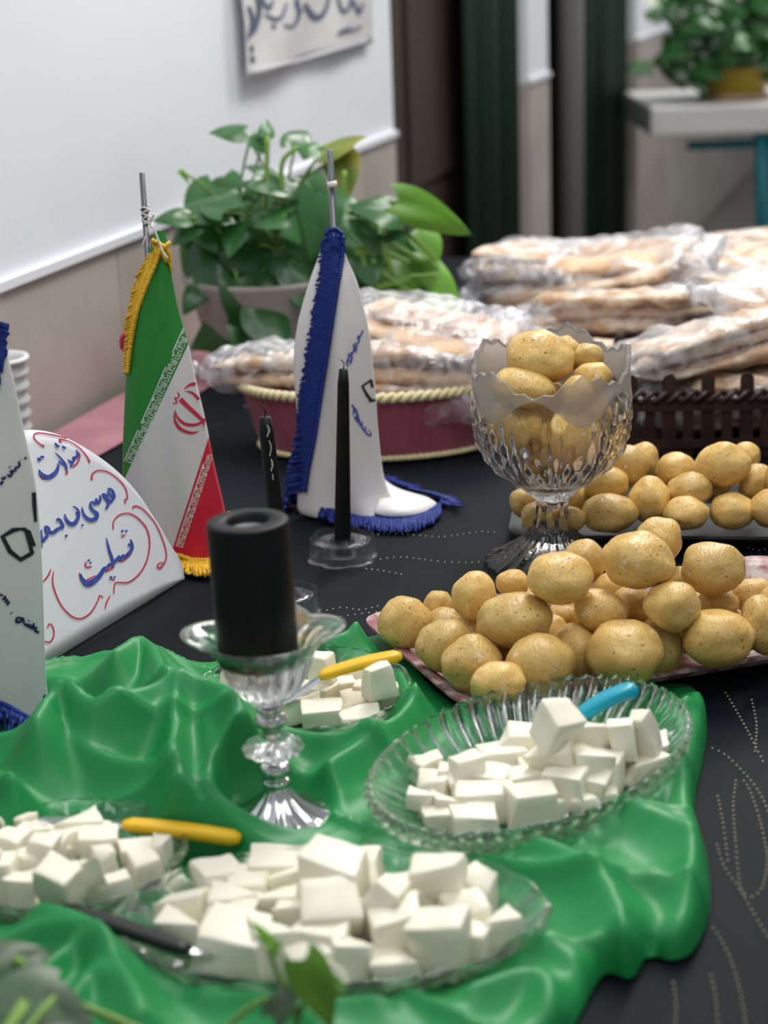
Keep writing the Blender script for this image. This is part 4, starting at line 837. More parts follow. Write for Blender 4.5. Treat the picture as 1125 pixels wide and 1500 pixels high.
em = [[(455, 290, 1), (490, 265, 4), (525, 262, 5), (545, 285, 2.5), (548, 310, .6)], [(460, 305, .6), (500, 312, 3.5), (545, 355, 4.5), (572, 410, 3.5), (580, 450, 1.5)], [(432, 352, 7), (480, 400, 6), (535, 450, 5.5), (570, 485, 4)],
      [(400, 415, .6), (415, 460, 3), (455, 500, 4.5), (510, 510, 4.5), (560, 495, 3.5), (578, 470, 2.5)], [(396, 430, .6), (402, 485, 3.5), (430, 530, 5), (480, 555, 4.5), (520, 556, 3), (545, 548, .8)], [(385, 375, .8), (402, 378, 2), (412, 368, 2), (400, 345, 2), (418, 345, 2), (424, 325, 2.4), (414, 305, .8)], [(575, 430, 1.6), (578, 480, 3), (572, 530, .8)]]
ink('red_emblem', bt, [E2(s) for s in em], MEMB, tri, .0008, inv1)
# -- middle white flag with blue fringe
Y2 = 1.90
fm = thing('white_flag', 'white desk flag with blue fringe behind the taper candle', 'flag', (-.03, Y2, TZ))
mf = flag_surface('cloth', [(338, 480, 494), (350, 474, 500), (380, 465, 509), (410, 454, 522), (450, 442, 533), (480, 435, 540), (520, 430, 545), (570, 432, 550), (620, 436, 553), (670, 438, 558), (700, 437, 563), (725, 436, 572), (745, 436, 590), (752, 440, 600)], Y2, MWHITEF, fm, .40, .07, seed=1)
V, Fc = [], []                                              # corner of cloth swept out to the right over the table
g = [((555, 690), (560, 700), (580, 715), (606, 722), (628, 728)), ((560, 735), (575, 742), (592, 744), (612, 740), (634, 733)), ((540, 752), (570, 758), (600, 757), (625, 750), (644, 738))]
for j, row in enumerate(g):
    for i, (x, y) in enumerate(row):
        zz = TZ+.004+[.022, .010, .002][j]*(1-i/4.2)+(.006 if j == 1 else 0); V.append(P(x, y, zz)-fm.location)
for j in range(2):
    for i in range(4): a = j*5+i; Fc.append((a, a+5, a+6, a+1))
cn = mk('cloth_corner', V, Fc, MWHITEF, fm); md = cn.modifiers.new('s', 'SUBSURF'); md.levels = md.render_levels = 3; cn.modifiers.new('t', 'SOLIDIFY').thickness = .001
pole(fm, PD(483, 220, Y2+.004), PD(512, 748, Y2+.004), .0032); stand(fm, (PD(512, 748, Y2).x, Y2, TZ+.0005))
v, f = tube_vf([PD(486, 266, Y2-.001)-fm.location, PD(487, 274, Y2-.001)-fm.location], .0052, 10); mk('knot', v, f, MSTRING, fm)
bpy.context.view_layer.update(); bm_ = bvh_of(mf); inv2 = Matrix.Translation(-fm.location)
fringe('blue_fringe', bm_, [(503, 345), (500, 380), (495, 420), (489, 460), (480, 520), (470, 580), (461, 640), (452, 690), (448, 718)], 31, MBLUEF, fm, hang=(-1, .22), dens=1.5, r=.0012, jit=.12)
fringe('blue_fringe', bm_, [(476, 342), (484, 336), (494, 336), (502, 344)], 30, MBLUEF, fm, hang=(.1, 1), dens=1.3, r=.0013)
def floor_fringe(parent, line, hang, w, dens=1.7, r=.0012, z=TZ+.003, m=None, name='blue_fringe'):
    q = cr(line, 60); pts = [q[0]]; acc = 0; parts = []; rnd = random.Random(3)
    for a, b in zip(q, q[1:]):
        acc += np.linalg.norm(b[:2]-a[:2])
        if acc >= dens: pts.append(b); acc = 0
    for p in pts:
        st = []; ww = w*rnd.uniform(.8, 1.15); dj = rnd.uniform(-.15, .15)
        z0 = p[2] if len(p) > 2 else 0
        for k in range(5):
            u = k/4; h = P(p[0]+(hang[0]+dj)*ww*u, p[1]+hang[1]*ww*u, z+.004*math.sin(PI*u)*rnd.random()+z0*(1-u)); st.append(h-parent.location)
        parts.append(tube_vf(st, r, 5)); c = st[0]; parts.append(tube_vf([c+Vector((-.0015, 0, .001)), c+Vector((.0015, 0, .0)),], .0018, 6))
    v, f = join(parts); o = mk(name, v, f, m or MBLUEF, parent); o['kind'] = 'stuff'; return o
floor_fringe(fm, [(422, 712, .02), (440, 722, .015), (470, 738, .01), (510, 750, .004), (560, 757), (600, 757), (630, 748), (645, 738)], (-.05, 1), 20, dens=1.1)
floor_fringe(fm, [(436, 700, .03), (424, 722, .02), (420, 742, .004)], (-.4, .6), 20, dens=1.1)
floor_fringe(fm, [(600, 716, .004), (625, 722), (645, 730), (648, 738)], (1, .15), 26, dens=1.1)
floor_fringe(fm, [(560, 700, .006), (580, 708, .003), (610, 718, .002)], (.6, -.2), 16, dens=1.2)
E3 = lambda l: [(330+x/2.8125, 450+y/2.8125, w) for x, y, w in l]
tx = [[(505, 245, 2), (500, 225, 2.4), (508, 205, 2.4), (505, 190, 2)], [(512, 235, 2), (520, 210, 3), (515, 190, 2.4), (528, 185, 2)], [(520, 195, 2), (530, 170, 3), (526, 150, 2.2)], [(535, 185, 2), (540, 160, 2.4), (535, 145, 2)], [(545, 150, 2.4), (550, 130, 2.6), (545, 115, 2)], [(552, 125, 2), (560, 108, 2.4), (566, 95, 2)], [(500, 215, 2), (512, 222, 2)], [(540, 128, 1.6), (556, 118, 1.6)],
      [(520, 400, 2), (530, 420, 3), (526, 440, 2.4)], [(535, 415, 2), (542, 440, 3), (540, 460, 2.4)], [(530, 450, 2), (545, 470, 3), (555, 465, 2)], [(545, 440, 2), (552, 480, 2.6), (562, 490, 2.6)], [(560, 470, 2), (565, 500, 2.6), (580, 512, 2.4)], [(575, 490, 2), (580, 520, 2.4), (600, 530, 2.2)], [(590, 505, 1.6), (602, 525, 1.6)]]
ink('blue_lettering', bm_, [E3(s) for s in tx], MINKB, mf, .0008, inv2)
ink('black_letter', bm_, [E3(s) for s in [[(598, 300, 3), (563, 325, 4), (585, 365, 4.5), (605, 388, 4.5)], [(598, 298, 4.5), (606, 330, 4), (618, 362, 4)], [(590, 385, 3.5), (618, 382, 3.5)]]], MINKK, mf, .0008, inv2, smooth=False)
floor_fringe(fi_, [(196, 812, .004), (225, 812, .004), (262, 819, .004), (285, 824, .004), (305, 824, .004), (322, 814, .006)], (.15, 1), 18, dens=1.2, m=MGOLDF, name='gold_fringe')
floor_fringe(fi_, [(322, 812, .008), (330, 790, .02), (334, 768, .034), (336, 752, .045)], (.45, .85), 16, dens=1.2, m=MGOLDF, name='gold_fringe')
# -- left white flag, cut by the frame
Y3 = 1.385
fl3 = thing('white_flag', 'white desk flag with blue fringe cut by the left edge', 'flag', (-.33, Y3, TZ))
lfq = flag_surface('cloth', [(250, -78, -60), (400, -80, -25), (470, -85, -4), (500, -86, 6), (560, -90, 21), (620, -92, 33), (700, -95, 51), (780, -96, 59), (860, -96, 63), (930, -96, 65), (1000, -95, 68), (1040, -95, 76), (1058, -94, 92), (1064, -92, 98)], Y3, MWHITEF, fl3, .30, .03, seed=2)
pole(fl3, PD(-72, 150, Y3), PD(-30, 1050, Y3)); stand(fl3, (PD(-30, 1050, Y3).x, Y3, TZ+.0005))
bpy.context.view_layer.update(); bl = bvh_of(lfq); inv3 = Matrix.Translation(-fl3.location)
fringe('blue_fringe', bl, [(-20, 400), (-6, 455), (-4, 475), (-6, 500), (-14, 540), (-30, 600)], 16, MBLUEF, fl3, hang=(1, .25), dens=1.8, r=.0015)
fringe('blue_fringe', bl, [(-60, 1010), (0, 1034), (30, 1052), (60, 1068), (78, 1076)], 34, MBLUEF, fl3, hang=(-.1, 1), dens=1.6, r=.0013)
floor_fringe(fl3, [(-60, 1016, .02), (0, 1030, .018), (35, 1048, .014), (62, 1062, .010), (80, 1066, .008)], (-.08, 1), 36, dens=1.1, z=TZ+.010)
floor_fringe(fl3, [(66, 1022, .014), (90, 1024, .012), (115, 1034, .008), (132, 1044, .006), (140, 1052, .004)], (.35, .9), 18, dens=1.2, r=.0011, z=TZ+.016)
floor_fringe(fl3, [(68, 1035, .014), (90, 1040, .012), (115, 1050, .008), (130, 1056, .006)], (.4, -.6), 14, dens=1.2, r=.0011, z=TZ+.016)
E6 = lambda l: [(x/4.165, 620+y/4.165, w) for x, y, w in l]
lt = [[(0, 372, 5), (18, 352, 4)], [(8, 330, 4), (22, 340, 3), (30, 322, 4)], [(42, 312, 3), (60, 322, 4), (74, 300, 4), (72, 282, 3)], [(60, 300, 3), (66, 286, 3)], [(78, 296, 3), (92, 280, 4), (96, 262, 3)], [(100, 275, 3), (118, 256, 4), (116, 240, 4), (108, 232, 2)], [(50, 272, 2.5), (58, 268, 2.5)], [(62, 262, 2.5), (66, 258, 2.5)], [(95, 295, 2.5), (99, 293, 2.5)], [(146, 215, 3), (162, 207, 3)], [(182, 200, 3.5), (196, 186, 4), (192, 168, 4), (200, 160, 2)], [(122, 222, 2.5), (126, 219, 2.5)],
      [(0, 1050, 4), (14, 1042, 4)], [(14, 1075, 4), (30, 1062, 4), (24, 1048, 3)], [(30, 1092, 4), (40, 1078, 4), (38, 1068, 3)], [(40, 1108, 3), (52, 1092, 4), (50, 1082, 3)], [(66, 1154, 4), (69, 1160, 4)],
      [(112, 1180, 4), (98, 1196, 4), (104, 1212, 4), (124, 1206, 4), (130, 1190, 4), (112, 1182, 3)], [(140, 1182, 3), (146, 1222, 4)], [(148, 1224, 4), (166, 1232, 4), (164, 1218, 3)], [(168, 1234, 4), (182, 1240, 4), (180, 1222, 3)], [(184, 1242, 4), (198, 1248, 4), (196, 1226, 3)], [(204, 1216, 3), (206, 1256, 4)], [(208, 1258, 4), (222, 1268, 4), (236, 1276, 4)], [(212, 1240, 3), (226, 1252, 3)], [(168, 1198, 2.4), (172, 1202, 2.4)], [(178, 1204, 2.4), (182, 1208, 2.4)]]
ink('blue_lettering', bl, [E6([(x, y, w*.95) for x, y, w in s]) for s in lt], MINKN, lfq, .0008, inv3)
lq = [[(196, 790, 6), (150, 640, 4), (80, 650, 7), (14, 690, 7), (60, 780, 7), (125, 830, 7), (195, 790, 6), (200, 784, 5)], [(135, 642, 6), (175, 660, 6), (205, 750, 7), (248, 890, 5)], [(212, 388, 6), (205, 420, 6), (208, 500, 6), (216, 600, 4), (248, 780, 3)], [(170, 500, 6), (232, 488, 7)]]
ink('black_letters', bl, [E6(s) for s in lq], MINKK, lfq, .0008, inv3, smooth=False)
# ------------------------------------------------------------------ paper sign
SA, SB = P(266, 850, TZ+.002), P(40, 990, TZ+.002); sd = (SA-SB).normalized(); sn = Vector((-sd.y, sd.x, 0)).normalized()
if sn.y < 0: sn = -sn
lean = math.radians(15); sup = (Vector((0, 0, 1))*math.cos(lean)+sn*math.sin(lean)).normalized(); spn = sd.cross(sup).normalized()
def onsign(x, y):
    d = ray(x, y); return CAM+d*((SB-CAM).dot(spn)/d.dot(spn))
so = [(266, 848), (262, 822), (246, 796), (232, 770), (218, 748), (204, 726), (188, 706), (166, 684), (140, 664), (114, 648), (90, 637), (66, 631), (40, 631), (20, 640)]
sign = thing('paper_sign', 'arched white paper sign with blue and red handwritten calligraphy', 'sign', tuple(SB))
arc = cr(so, 3); V, Fc = [], []; nv = 14; sh_ = []
for p in arc:
    tpnt = onsign(p[0], p[1]); sh_.append(((tpnt-SB).dot(sd), (tpnt-SB).dot(sup)))
s0, h0 = sh_[-1]; nx_ = 10
for i in range(1, nx_+1): sh_.append((s0+(-.04-s0)*i/nx_, h0-(h0*.25)*(i/nx_)**2))
arc = sh_
for s, h in sh_:
    for j in range(nv+1):
        q = SB+sd*s+sup*h*j/nv; bow = .006*math.sin(PI*(s/.27)); V.append(q+spn*(-bow if spn.y > 0 else bow)*0+sn*.004*math.sin(s*14)*(j/nv)-SB)
for i in range(len(arc)-1):
    for j in range(nv): a = i*(nv+1)+j; Fc.append((a, a+1, a+nv+2, a+nv+1))
sh = mk('paper_sheet', V, Fc, MPAPER, sign); sh.modifiers.new('t', 'SOLIDIFY').thickness = .0006
v = [sd*.12+sup*.09+sn*.006, sd*.15+sup*.09+sn*.006, sd*.15+sn*.10+Vector((0, 0, .0005)), sd*.12+sn*.10+Vector((0, 0, .0005))]
st_ = mk('rear_prop', v, [(0, 1, 2, 3)], MPAPER, sign, False); st_.modifiers.new('t', 'SOLIDIFY').thickness = .001
bpy.context.view_layer.update(); bs = bvh_of(sh); invs = Matrix.Translation(-SB)
red = [[(268, 142, 3.5), (240, 128, 2), (208, 96, 2), (206, 68, 2), (240, 60, 2), (330, 74, 2), (420, 98, 1.6), (470, 122, 1.4)], [(545, 240, 3), (525, 200, 2), (480, 150, 1.8), (420, 112, 1.6), (360, 100, 2.5), (372, 118, 2)], [(556, 345, 3.5), (562, 308, 2.5), (600, 288, 2.2), (660, 300, 2), (722, 345, 2), (764, 400, 2), (774, 460, 2.2), (758, 466, 2), (764, 492, 1.5)],
       [(805, 515, 3), (830, 506, 2.5), (880, 535, 2), (950, 620, 2), (1000, 740, 2), (1012, 810, 2.2), (1000, 850, 2.5), (975, 882, 3), (958, 876, 2.5), (965, 856, 2), (990, 850, 2)], [(688, 645, 2), (690, 600, 2), (725, 560, 2.2), (790, 552, 2.2), (850, 590, 2.4), (895, 650, 2.4), (910, 730, 2.4), (895, 830, 2.4), (850, 915, 2.4), (780, 970, 2.4), (706, 972, 2.2), (694, 1000, 2), (692, 1038, 1.5)],
       [(668, 1052, 1.5), (648, 1090, 2.2), (638, 1132, 1.5)], [(626, 1064, 1.5), (605, 1052, 2.2), (590, 1090, 2), (550, 1155, 2.2), (490, 1192, 2.4), (430, 1175, 2.4), (370, 1110, 2.2), (330, 1020, 2.2), (318, 960, 2), (324, 905, 1.4)], [(258, 968, 1.5), (290, 930, 2.5), (308, 888, 1.5)], [(286, 1244, 2), (300, 1224, 2), (322, 1250, 2), (324, 1300, 2.2), (300, 1334, 2.2), (262, 1330, 2)],
       [(240, 318, 2), (262, 340, 2), (300, 332, 2)], [(440, 268, 2), (470, 240, 2.5), (484, 200, 2.4), (478, 180, 1.4)], [(395, 310, 3), (408, 300, 2.5), (400, 270, 1.5)], [(480, 912, 2), (490, 950, 2.5), (505, 968, 2), (540, 950, 2.4), (580, 930, 1.6)], [(640, 905, 2.4), (690, 878, 2), (680, 860, 1.4)], [(700, 830, 2), (740, 840, 2.5), (770, 820, 2.5), (795, 798, 2)], [(516, 860, 2.5), (526, 878, 2.5), (556, 876, 2)], [(736, 690, 2.4), (760, 684, 2.4)], [(520, 845, 2), (516, 865, 2)], [(672, 950, 2), (696, 956, 2)]]
blue = [[(232, 284, 2), (248, 312, 6), (290, 330, 7), (335, 300, 6.5), (350, 262, 4), (346, 246, 2)], [(330, 182, 1.5), (352, 200, 2.5), (385, 240, 4), (400, 272, 4), (398, 288, 2.5)], [(352, 232, 3), (372, 248, 3), (392, 252, 2)], [(410, 222, 2), (428, 240, 4), (446, 226, 4.5), (440, 210, 3), (462, 208, 4.5), (470, 185, 4), (458, 165, 2)], [(425, 268, 3), (440, 240, 3)], [(330, 122, 3), (345, 140, 4.5), (358, 142, 3)], [(372, 142, 3), (388, 150, 4), (396, 156, 2)], [(222, 216, 4), (244, 226, 5)], [(240, 206, 4), (264, 208, 4)],
        [(650, 400, 2.5), (672, 404, 4), (688, 430, 5), (692, 456, 4), (672, 444, 4), (655, 425, 4), (664, 408, 3)], [(690, 452, 4), (668, 480, 5), (650, 470, 5), (632, 450, 4), (622, 436, 4), (642, 440, 3.5), (656, 475, 5), (652, 505, 4.5), (638, 524, 2)], [(604, 440, 2.4), (606, 470, 4.5), (590, 488, 4.5), (582, 462, 3), (574, 492, 4.5), (556, 480, 3), (545, 500, 4), (560, 530, 5), (586, 552, 6), (580, 580, 6.5), (545, 590, 6), (512, 566, 4.5), (498, 530, 3), (494, 512, 1.5)],
        [(440, 508, 2), (462, 520, 3), (474, 545, 5), (470, 580, 6), (448, 612, 6.5), (420, 612, 6), (398, 585, 4.5), (388, 555, 2)], [(458, 545, 4), (464, 552, 4)], [(494, 618, 3.5), (500, 628, 4)], [(338, 596, 3), (352, 586, 4.5), (370, 606, 4.5), (378, 635, 5), (356, 640, 4.5), (330, 660, 6), (322, 672, 4)], [(395, 682, 3.5), (402, 694, 5)], [(322, 668, 6), (300, 665, 5), (290, 640, 4), (272, 634, 4.5), (276, 662, 4), (288, 680, 5)], [(288, 682, 5), (262, 712, 5), (252, 722, 4), (248, 690, 4), (244, 668, 3), (250, 650, 2)], [(242, 668, 2.5), (240, 720, 4), (250, 760, 3)],
        [(486, 920, 2), (500, 955, 6), (530, 980, 9), (570, 962, 8), (608, 922, 7), (630, 888, 6), (650, 880, 5), (662, 862, 4.5), (682, 866, 5), (680, 830, 5), (662, 775, 4), (648, 720, 2.5), (642, 700, 1.2)], [(684, 850, 5), (704, 836, 5.5), (722, 812, 4), (728, 832, 5), (746, 806, 4), (754, 818, 5), (784, 790, 5.5), (802, 762, 5), (798, 730, 4), (790, 708, 2)], [(775, 740, 4), (796, 745, 4)], [(738, 652, 3.5), (744, 664, 4.5)], [(762, 652, 3.5), (768, 664, 4.5)], [(532, 832, 3.5), (538, 842, 4.5)], [(544, 848, 3.5), (550, 856, 4)], [(668, 934, 4), (674, 948, 5)], [(690, 936, 4), (696, 944, 5)]]
ink('red_flourishes', bs, [E6(s) for s in red], MINKR, sh, .0007, invs); ink('blue_calligraphy', bs, [E6([(x, y, w*.92) for x, y, w in s]) for s in blue], MINKB, sh, .0011, invs)
# ------------------------------------------------------------------ ribbed white vase at the far left
vp = P(12, 700); vs = thing('ribbed_cup', 'white ribbed ceramic cup behind the left flag', 'cup', (vp.x, vp.y, TZ+.0015)); sc = depth(vp)/F; hv = (PD(12, 524, vp.y).z-TZ)
pr = [(.02, 0)]+[(.030+.0028*math.sin(i*PI/1.5)+.004*i/24, .004+hv*.93*i/24) for i in range(25)]+[(.038, hv*.97), (.037, hv), (.031, hv), (.029, hv*.95), (.026, .2*hv), (.001, .18*hv)]
v, f = lathe_vf(pr, 48); mk('cup_body', v, f, MCERAM, vs)
# ------------------------------------------------------------------ pothos in a planter
PB = P(395, 545); pl = thing('pothos_plant', 'leafy green pothos in a grey planter against the wall', 'plant', (PB.x, PB.y+.02, TZ+.006)); pY = PB.y
v, f = lathe_vf([(.075, 0), (.085, .02), (.105, .10), (.118, .128), (.12, .135), (.112, .135), (.10, .115), (.001, .113)], 56); mk('planter', v, f, MPLANTER, pl)
v, f = lathe_vf([(.10, .112), (.09, .118), (.05, .121), (.001, .122)], 40, closed=False); mk('soil', v, f, MSOIL, pl)
LV = [(332, 192, 46, 172, .4, 0), (391, 186, 26, 80, .7, 0), (383, 211, 34, -50, .6, 0), (444, 198, 54, 60, .55, 0), (452, 214, 36, 150, .5, 0), (503, 209, 62, 5, .3, 2), (503, 258, 58, -80, .7, 2), (271, 258, 20, -60, .6, 1), (289, 300, 80, 160, .35, 0), (252, 314, 44, 190, .4, 0), (327, 314, 56, -40, .5, 0), (353, 290, 50, 30, .3, 0), (417, 270, 82, 10, .3, 0), (385, 312, 60, 150, .4, 0),
      (369, 380, 86, -75, .6, 0), (305, 402, 72, -95, .7, 0), (423, 390, 62, -60, .6, 0), (458, 332, 86, -100, .8, 0), (407, 448, 70, -60, .6, 0), (322, 478, 92, 200, .7, 0), (401, 488, 76, -80, .6, 0), (372, 420, 54, -110, .6, 0), (452, 283, 50, 20, .3, 0), (268, 336, 46, -140, .5, 0), (448, 364, 50, -70, .6, 0), (508, 310, 62, -50, .5, 0), (512, 388, 60, -80, .6, 0), (549, 302, 66, 150, .5, 0), (545, 340, 54, -60, .5, 0),
      (640, 312, 106, -20, .75, 1), (630, 362, 56, -95, .5, 1), (655, 430, 96, -78, .55, 1), (610, 408, 64, -80, .5, 1), (562, 448, 64, 185, .5, 1), (640, 446, 30, -60, .5, 1), (590, 330, 56, -20, .4, 0), (340, 350, 50, -100, .6, 0), (420, 330, 56, -60, .5, 0), (300, 340, 54, -60, .5, 0), (350, 440, 60, -100, .7, 0), (440, 420, 66, -90, .7, 0), (470, 400, 60, -70, .7, 0), (360, 500, 60, -100, .7, 0), (280, 440, 36, -120, .6, 0), (526, 420, 50, -60, .6, 0), (540, 395, 52, -80, .6, 0), (575, 420, 50, -100, .5, 1), (310, 300, 50, 120, .4, 0), (370, 265, 44, 120, .4, 0), (560, 375, 40, -30, .4, 1)]
LM = [MLEAF, MLEAFB, MLEAFY]; rl = random.Random(11); cen = Vector((pl.location.x, pl.location.y, pl.location.z+.13))
for i, (x, y, s, ang, fc, mi) in enumerate(LV):
    Y = pY-.05-rl.random()*.06+(.03 if y < 300 else 0); p = PD(x, y, Y); sz = s*depth(p)/F*1.12
    b = leaf(pl, p, sz, ang, (fc, 1-fc, rl.uniform(-.35, .35)), LM[mi], i % 5, aspect=(.5 if s > 90 and mi == 1 and ang < -60 else (.55 if mi == 1 and i % 2 else .95)))
    st0 = cen+Vector((rl.uniform(-.06, .06), rl.uniform(-.05, .05), -.01)); stem(pl, st0, b, .0018, .03, MSTEM)
for i in range(70):
    x = rl.gauss(400, 75); y = rl.gauss(370, 65)
    if y < 285 or x < 255 or y > 500 or (x < 300 and y > 380): continue
    p = PD(x, y, pY+rl.uniform(-.03, .09)); leaf(pl, p, rl.uniform(.05, .085), rl.uniform(-130, -40), (.6, .5, rl.uniform(-.6, .6)), MLEAF, i % 5)
for l in [[(533, 352), (555, 325), (590, 305), (640, 301)], [(560, 345), (580, 325), (600, 315)], [(530, 365), (560, 355), (590, 365), (615, 380), (640, 378)], [(535, 430), (560, 420), (590, 412), (600, 405)], [(540, 442), (575, 432), (596, 420)], [(525, 360), (532, 380), (538, 400)], [(580, 330), (600, 345), (640, 380)], [(545, 380), (560, 400), (590, 420)], [(520, 372), (560, 368), (600, 385)], [(600, 404), (620, 404), (640, 402)], [(530, 395), (550, 415), (560, 440)], [(540, 360), (565, 375), (575, 400)], [(386, 310), (390, 260), (392, 200)], [(480, 330), (500, 300), (505, 250)], [(415, 300), (413, 240), (435, 215)]]:
    q = [tuple(PD(x, y, pY-.08)-Vector(pl.location)) for x, y in l]; v, f = tube_vf([Vector(a) for a in cr(q, 5)], .0034, 8); mk('stem', v, f, MSTEM, pl)
# ------------------------------------------------------------------ bagged flatbread
def superblob(L_, W_, H_, n, m, seed, amp, ridg=0., ex=.55, frill=0.):
    V, Fc = [], []; o = Vector((seed*5.1, seed*2.3, seed*.7))
    for i in range(n+1):
        u = -1+2*i/n; ends = (max(0, 1-abs(u)**4))**.5
        if frill: ends = max(ends*.98, .06)
        wv = 1.0
        for k in range(m):
            t = 2*PI*k/m; c, s = math.cos(t), math.sin(t); y = math.copysign(abs(c)**ex, c)*W_/2*(.82+.18*ends); z = math.copysign(abs(s)**.8, s)*H_/2*ends
            if frill and abs(u) > .8: q = (abs(u)-.8)/.2; y *= (1-.35*math.sin(q*PI)*frill)*(1+.15*q); z = z*(1-q*.8)+.014*q*math.sin(y*260+seed)*frill
            p = Vector((u*L_/2, y, z)); nz = mnoise.noise(p*18+o)*amp+mnoise.noise(p*45+o)*amp*.5
            if ridg: w = mnoise.noise(Vector((p.x*26+p.y*9, p.y*30, p.z*30))+o); nz += ridg*(1-abs(w)*2.4)
            V.append(p+Vector((0, c*.5, s)).normalized()*nz+Vector((mnoise.noise(p*12-o)*amp, 0, 0)))
    for i in range(n):
        for k in range(m): Fc.append((i*m+k, i*m+(k+1) % m, (i+1)*m+(k+1) % m, (i+1)*m+k))
    Fc += [tuple(reversed(range(m))), tuple(n*m+k for k in range(m))]; return V, [tuple(reversed(q)) for q in Fc]
def bread_mesh(seed, m, L_=.27, W_=.16, H_=.024):
    V, Fc = superblob(L_, W_, H_, 40, 28, seed, .009, .0025); me = bpy.data.meshes.new('flatbread'); me.from_pydata(V, [], Fc); me.shade_smooth(); me.materials.append(m); return me
BM = [bread_mesh(1, MBREAD), bread_mesh(2, MBREAD), bread_mesh(3, MBREADW), bread_mesh(4, MBREADW, W_=.19), bread_mesh(5, MBREAD, W_=.08, H_=.03), bread_mesh(6, MBREADW, W_=.10, H_=.03)]
def bagm(seed):
    V, Fc = superblob(.36, .21, .075, 84, 64, seed, .013, .0022, frill=1.); me = bpy.data.meshes.new('plastic_bag'); me.from_pydata(V, [], Fc); me.shade_smooth(); me.materials.append(MBAG); return me
BAGS = [bagm(i) for i in range(4)]
def bag(p, yaw, pitch, roll, sc, seed, kinds, label, group, cnt=3):
    t = bpy.data.objects.new('bread_bag', None); COL.objects.link(t); t.empty_display_size = .02; t.location = p; t.rotation_euler = (roll, pitch, yaw); t.scale = (sc[0], sc[1], sc[2]); tag(t, label, 'bread bag', group)
    rnd = random.Random(seed)
    for i in range(cnt):
        o = bpy.data.objects.new('flatbread', BM[kinds[i % len(kinds)]]); COL.objects.link(o); o.parent = t
        o.location = (rnd.uniform(-.02, .02), rnd.uniform(-.02, .02), (i-(cnt-1)/2)*.021); o.rotation_euler = (rnd.uniform(-.08, .08), rnd.uniform(-.06, .06), rnd.uniform(-.2, .2)+(PI if rnd.random() < .5 else 0))
    o = bpy.data.objects.new('plastic_bag', BAGS[seed % 4]); COL.objects.link(o); o.parent = t; return t
# basket
BC = P(555, 648, TZ); bask = thing('oval_basket', 'oval basket lined in gathered pink satin with pale yellow braided rim', 'basket', (BC.x, BC.y, TZ+.001)); ra, rb, hb_ = .165, .105, .078
n = 240; V, Fc = [], []; rings = [(.86, 0), (.87, .001), (.90, .02), (.94, .045), (.985, .072), (1.0, hb_), (.97, hb_), (.93, .04), (.86, .006)]
for (k0, z) in rings:
    for k in range(n):
        t = 2*PI*k/n; pl_ = .008*math.cos(60*t+2*math.sin(5*t))*(1 if .002 < z < hb_-.004 else .2); V.append(((k0+pl_)*ra*math.cos(t), (k0+pl_)*rb*math.sin(t), z))
for i in range(len(rings)-1):
    for k in range(n): Fc.append((i*n+k, i*n+(k+1) % n, (i+1)*n+(k+1) % n, (i+1)*n+k))
Fc += [tuple(reversed(range(n))), tuple((len(rings)-1)*n+k for k in range(n))]; mk('satin_side', V, Fc, MPINKS, bask)
def braid(name, a, b, z, r, turns):
    parts = []
    for s in range(2):
        pts = []
        for i in range(turns*6+1):
            t = 2*PI*i/(turns*6); q = turns*t+s*PI; rr = r*.55*math.cos(q); pts.append(((a+rr)*math.cos(t), (b+rr)*math.sin(t), z+r*.6*math.sin(q)))
        parts.append(tube_vf(pts, r*.72, 7, caps=False))
    v, f = join(parts); return mk(name, v, f, MCORD, bask)
braid('braided_rim', ra*1.01, rb*1.01, hb_+.003, .0055, 46); braid('braided_foot', ra*.885, rb*.885, .004, .003, 60)
gB = 'bagged flatbreads in the pink basket'
bag((BC.x-.105, BC.y+.02, TZ+.095), 2.7, .05, .1, (.55, .75, .75), 1, [0, 2], 'crinkled bread bag spilling over the left end of pink basket', gB, 2)
bpy.context.view_layer.update(); b0 = [o for o in bpy.data.objects if o.name.startswith('bread_bag')][-1]; bi = b0.matrix_world.inverted()
for tip, l0, l1 in (((348, 500), (385, 520), (455, 545)), ((336, 562), (375, 545), (395, 598)), ((352, 598), (378, 580), (420, 610))):
    V, Fc = [], []; A_, B_, T_ = PD(*l0, BC.y+.0), PD(*l1, BC.y+.02), PD(*tip, BC.y-.02)
    for i in range(13):
        for j in range(9):
            u, q = i/12, j/8; p = A_.lerp(B_, q).lerp(T_.lerp(A_.lerp(B_, q), .18), u); V.append(bi @ (p+Vector((0, .010*math.sin(q*17+u*3), .004*math.sin(q*23)))*(.3+u)))
    for i in range(12):
        for j in range(8): a = i*9+j; Fc.append((a, a+1, a+10, a+9))
    mk('plastic_flap', V, Fc, MBAG, b0)
bag((BC.x+.05, BC.y+.00, TZ+.060), -.08, .02, -.05, (.72, .85, .8), 2, [0, 1], 'bread bag at the bottom of the pink basket', gB)
bag((BC.x+.055, BC.y-.01, TZ+.103), -.20, .06, -.12, (.70, .78, .7), 3, [0, 4, 1], 'bread bag lying across the middle of the pink basket', gB)
bag((BC.x+.075, BC.y+.02, TZ+.138), -.30, .16, .1, (.72, .70, .6), 4, [1, 4], 'topmost bread bag on the pink basket', gB, 2)
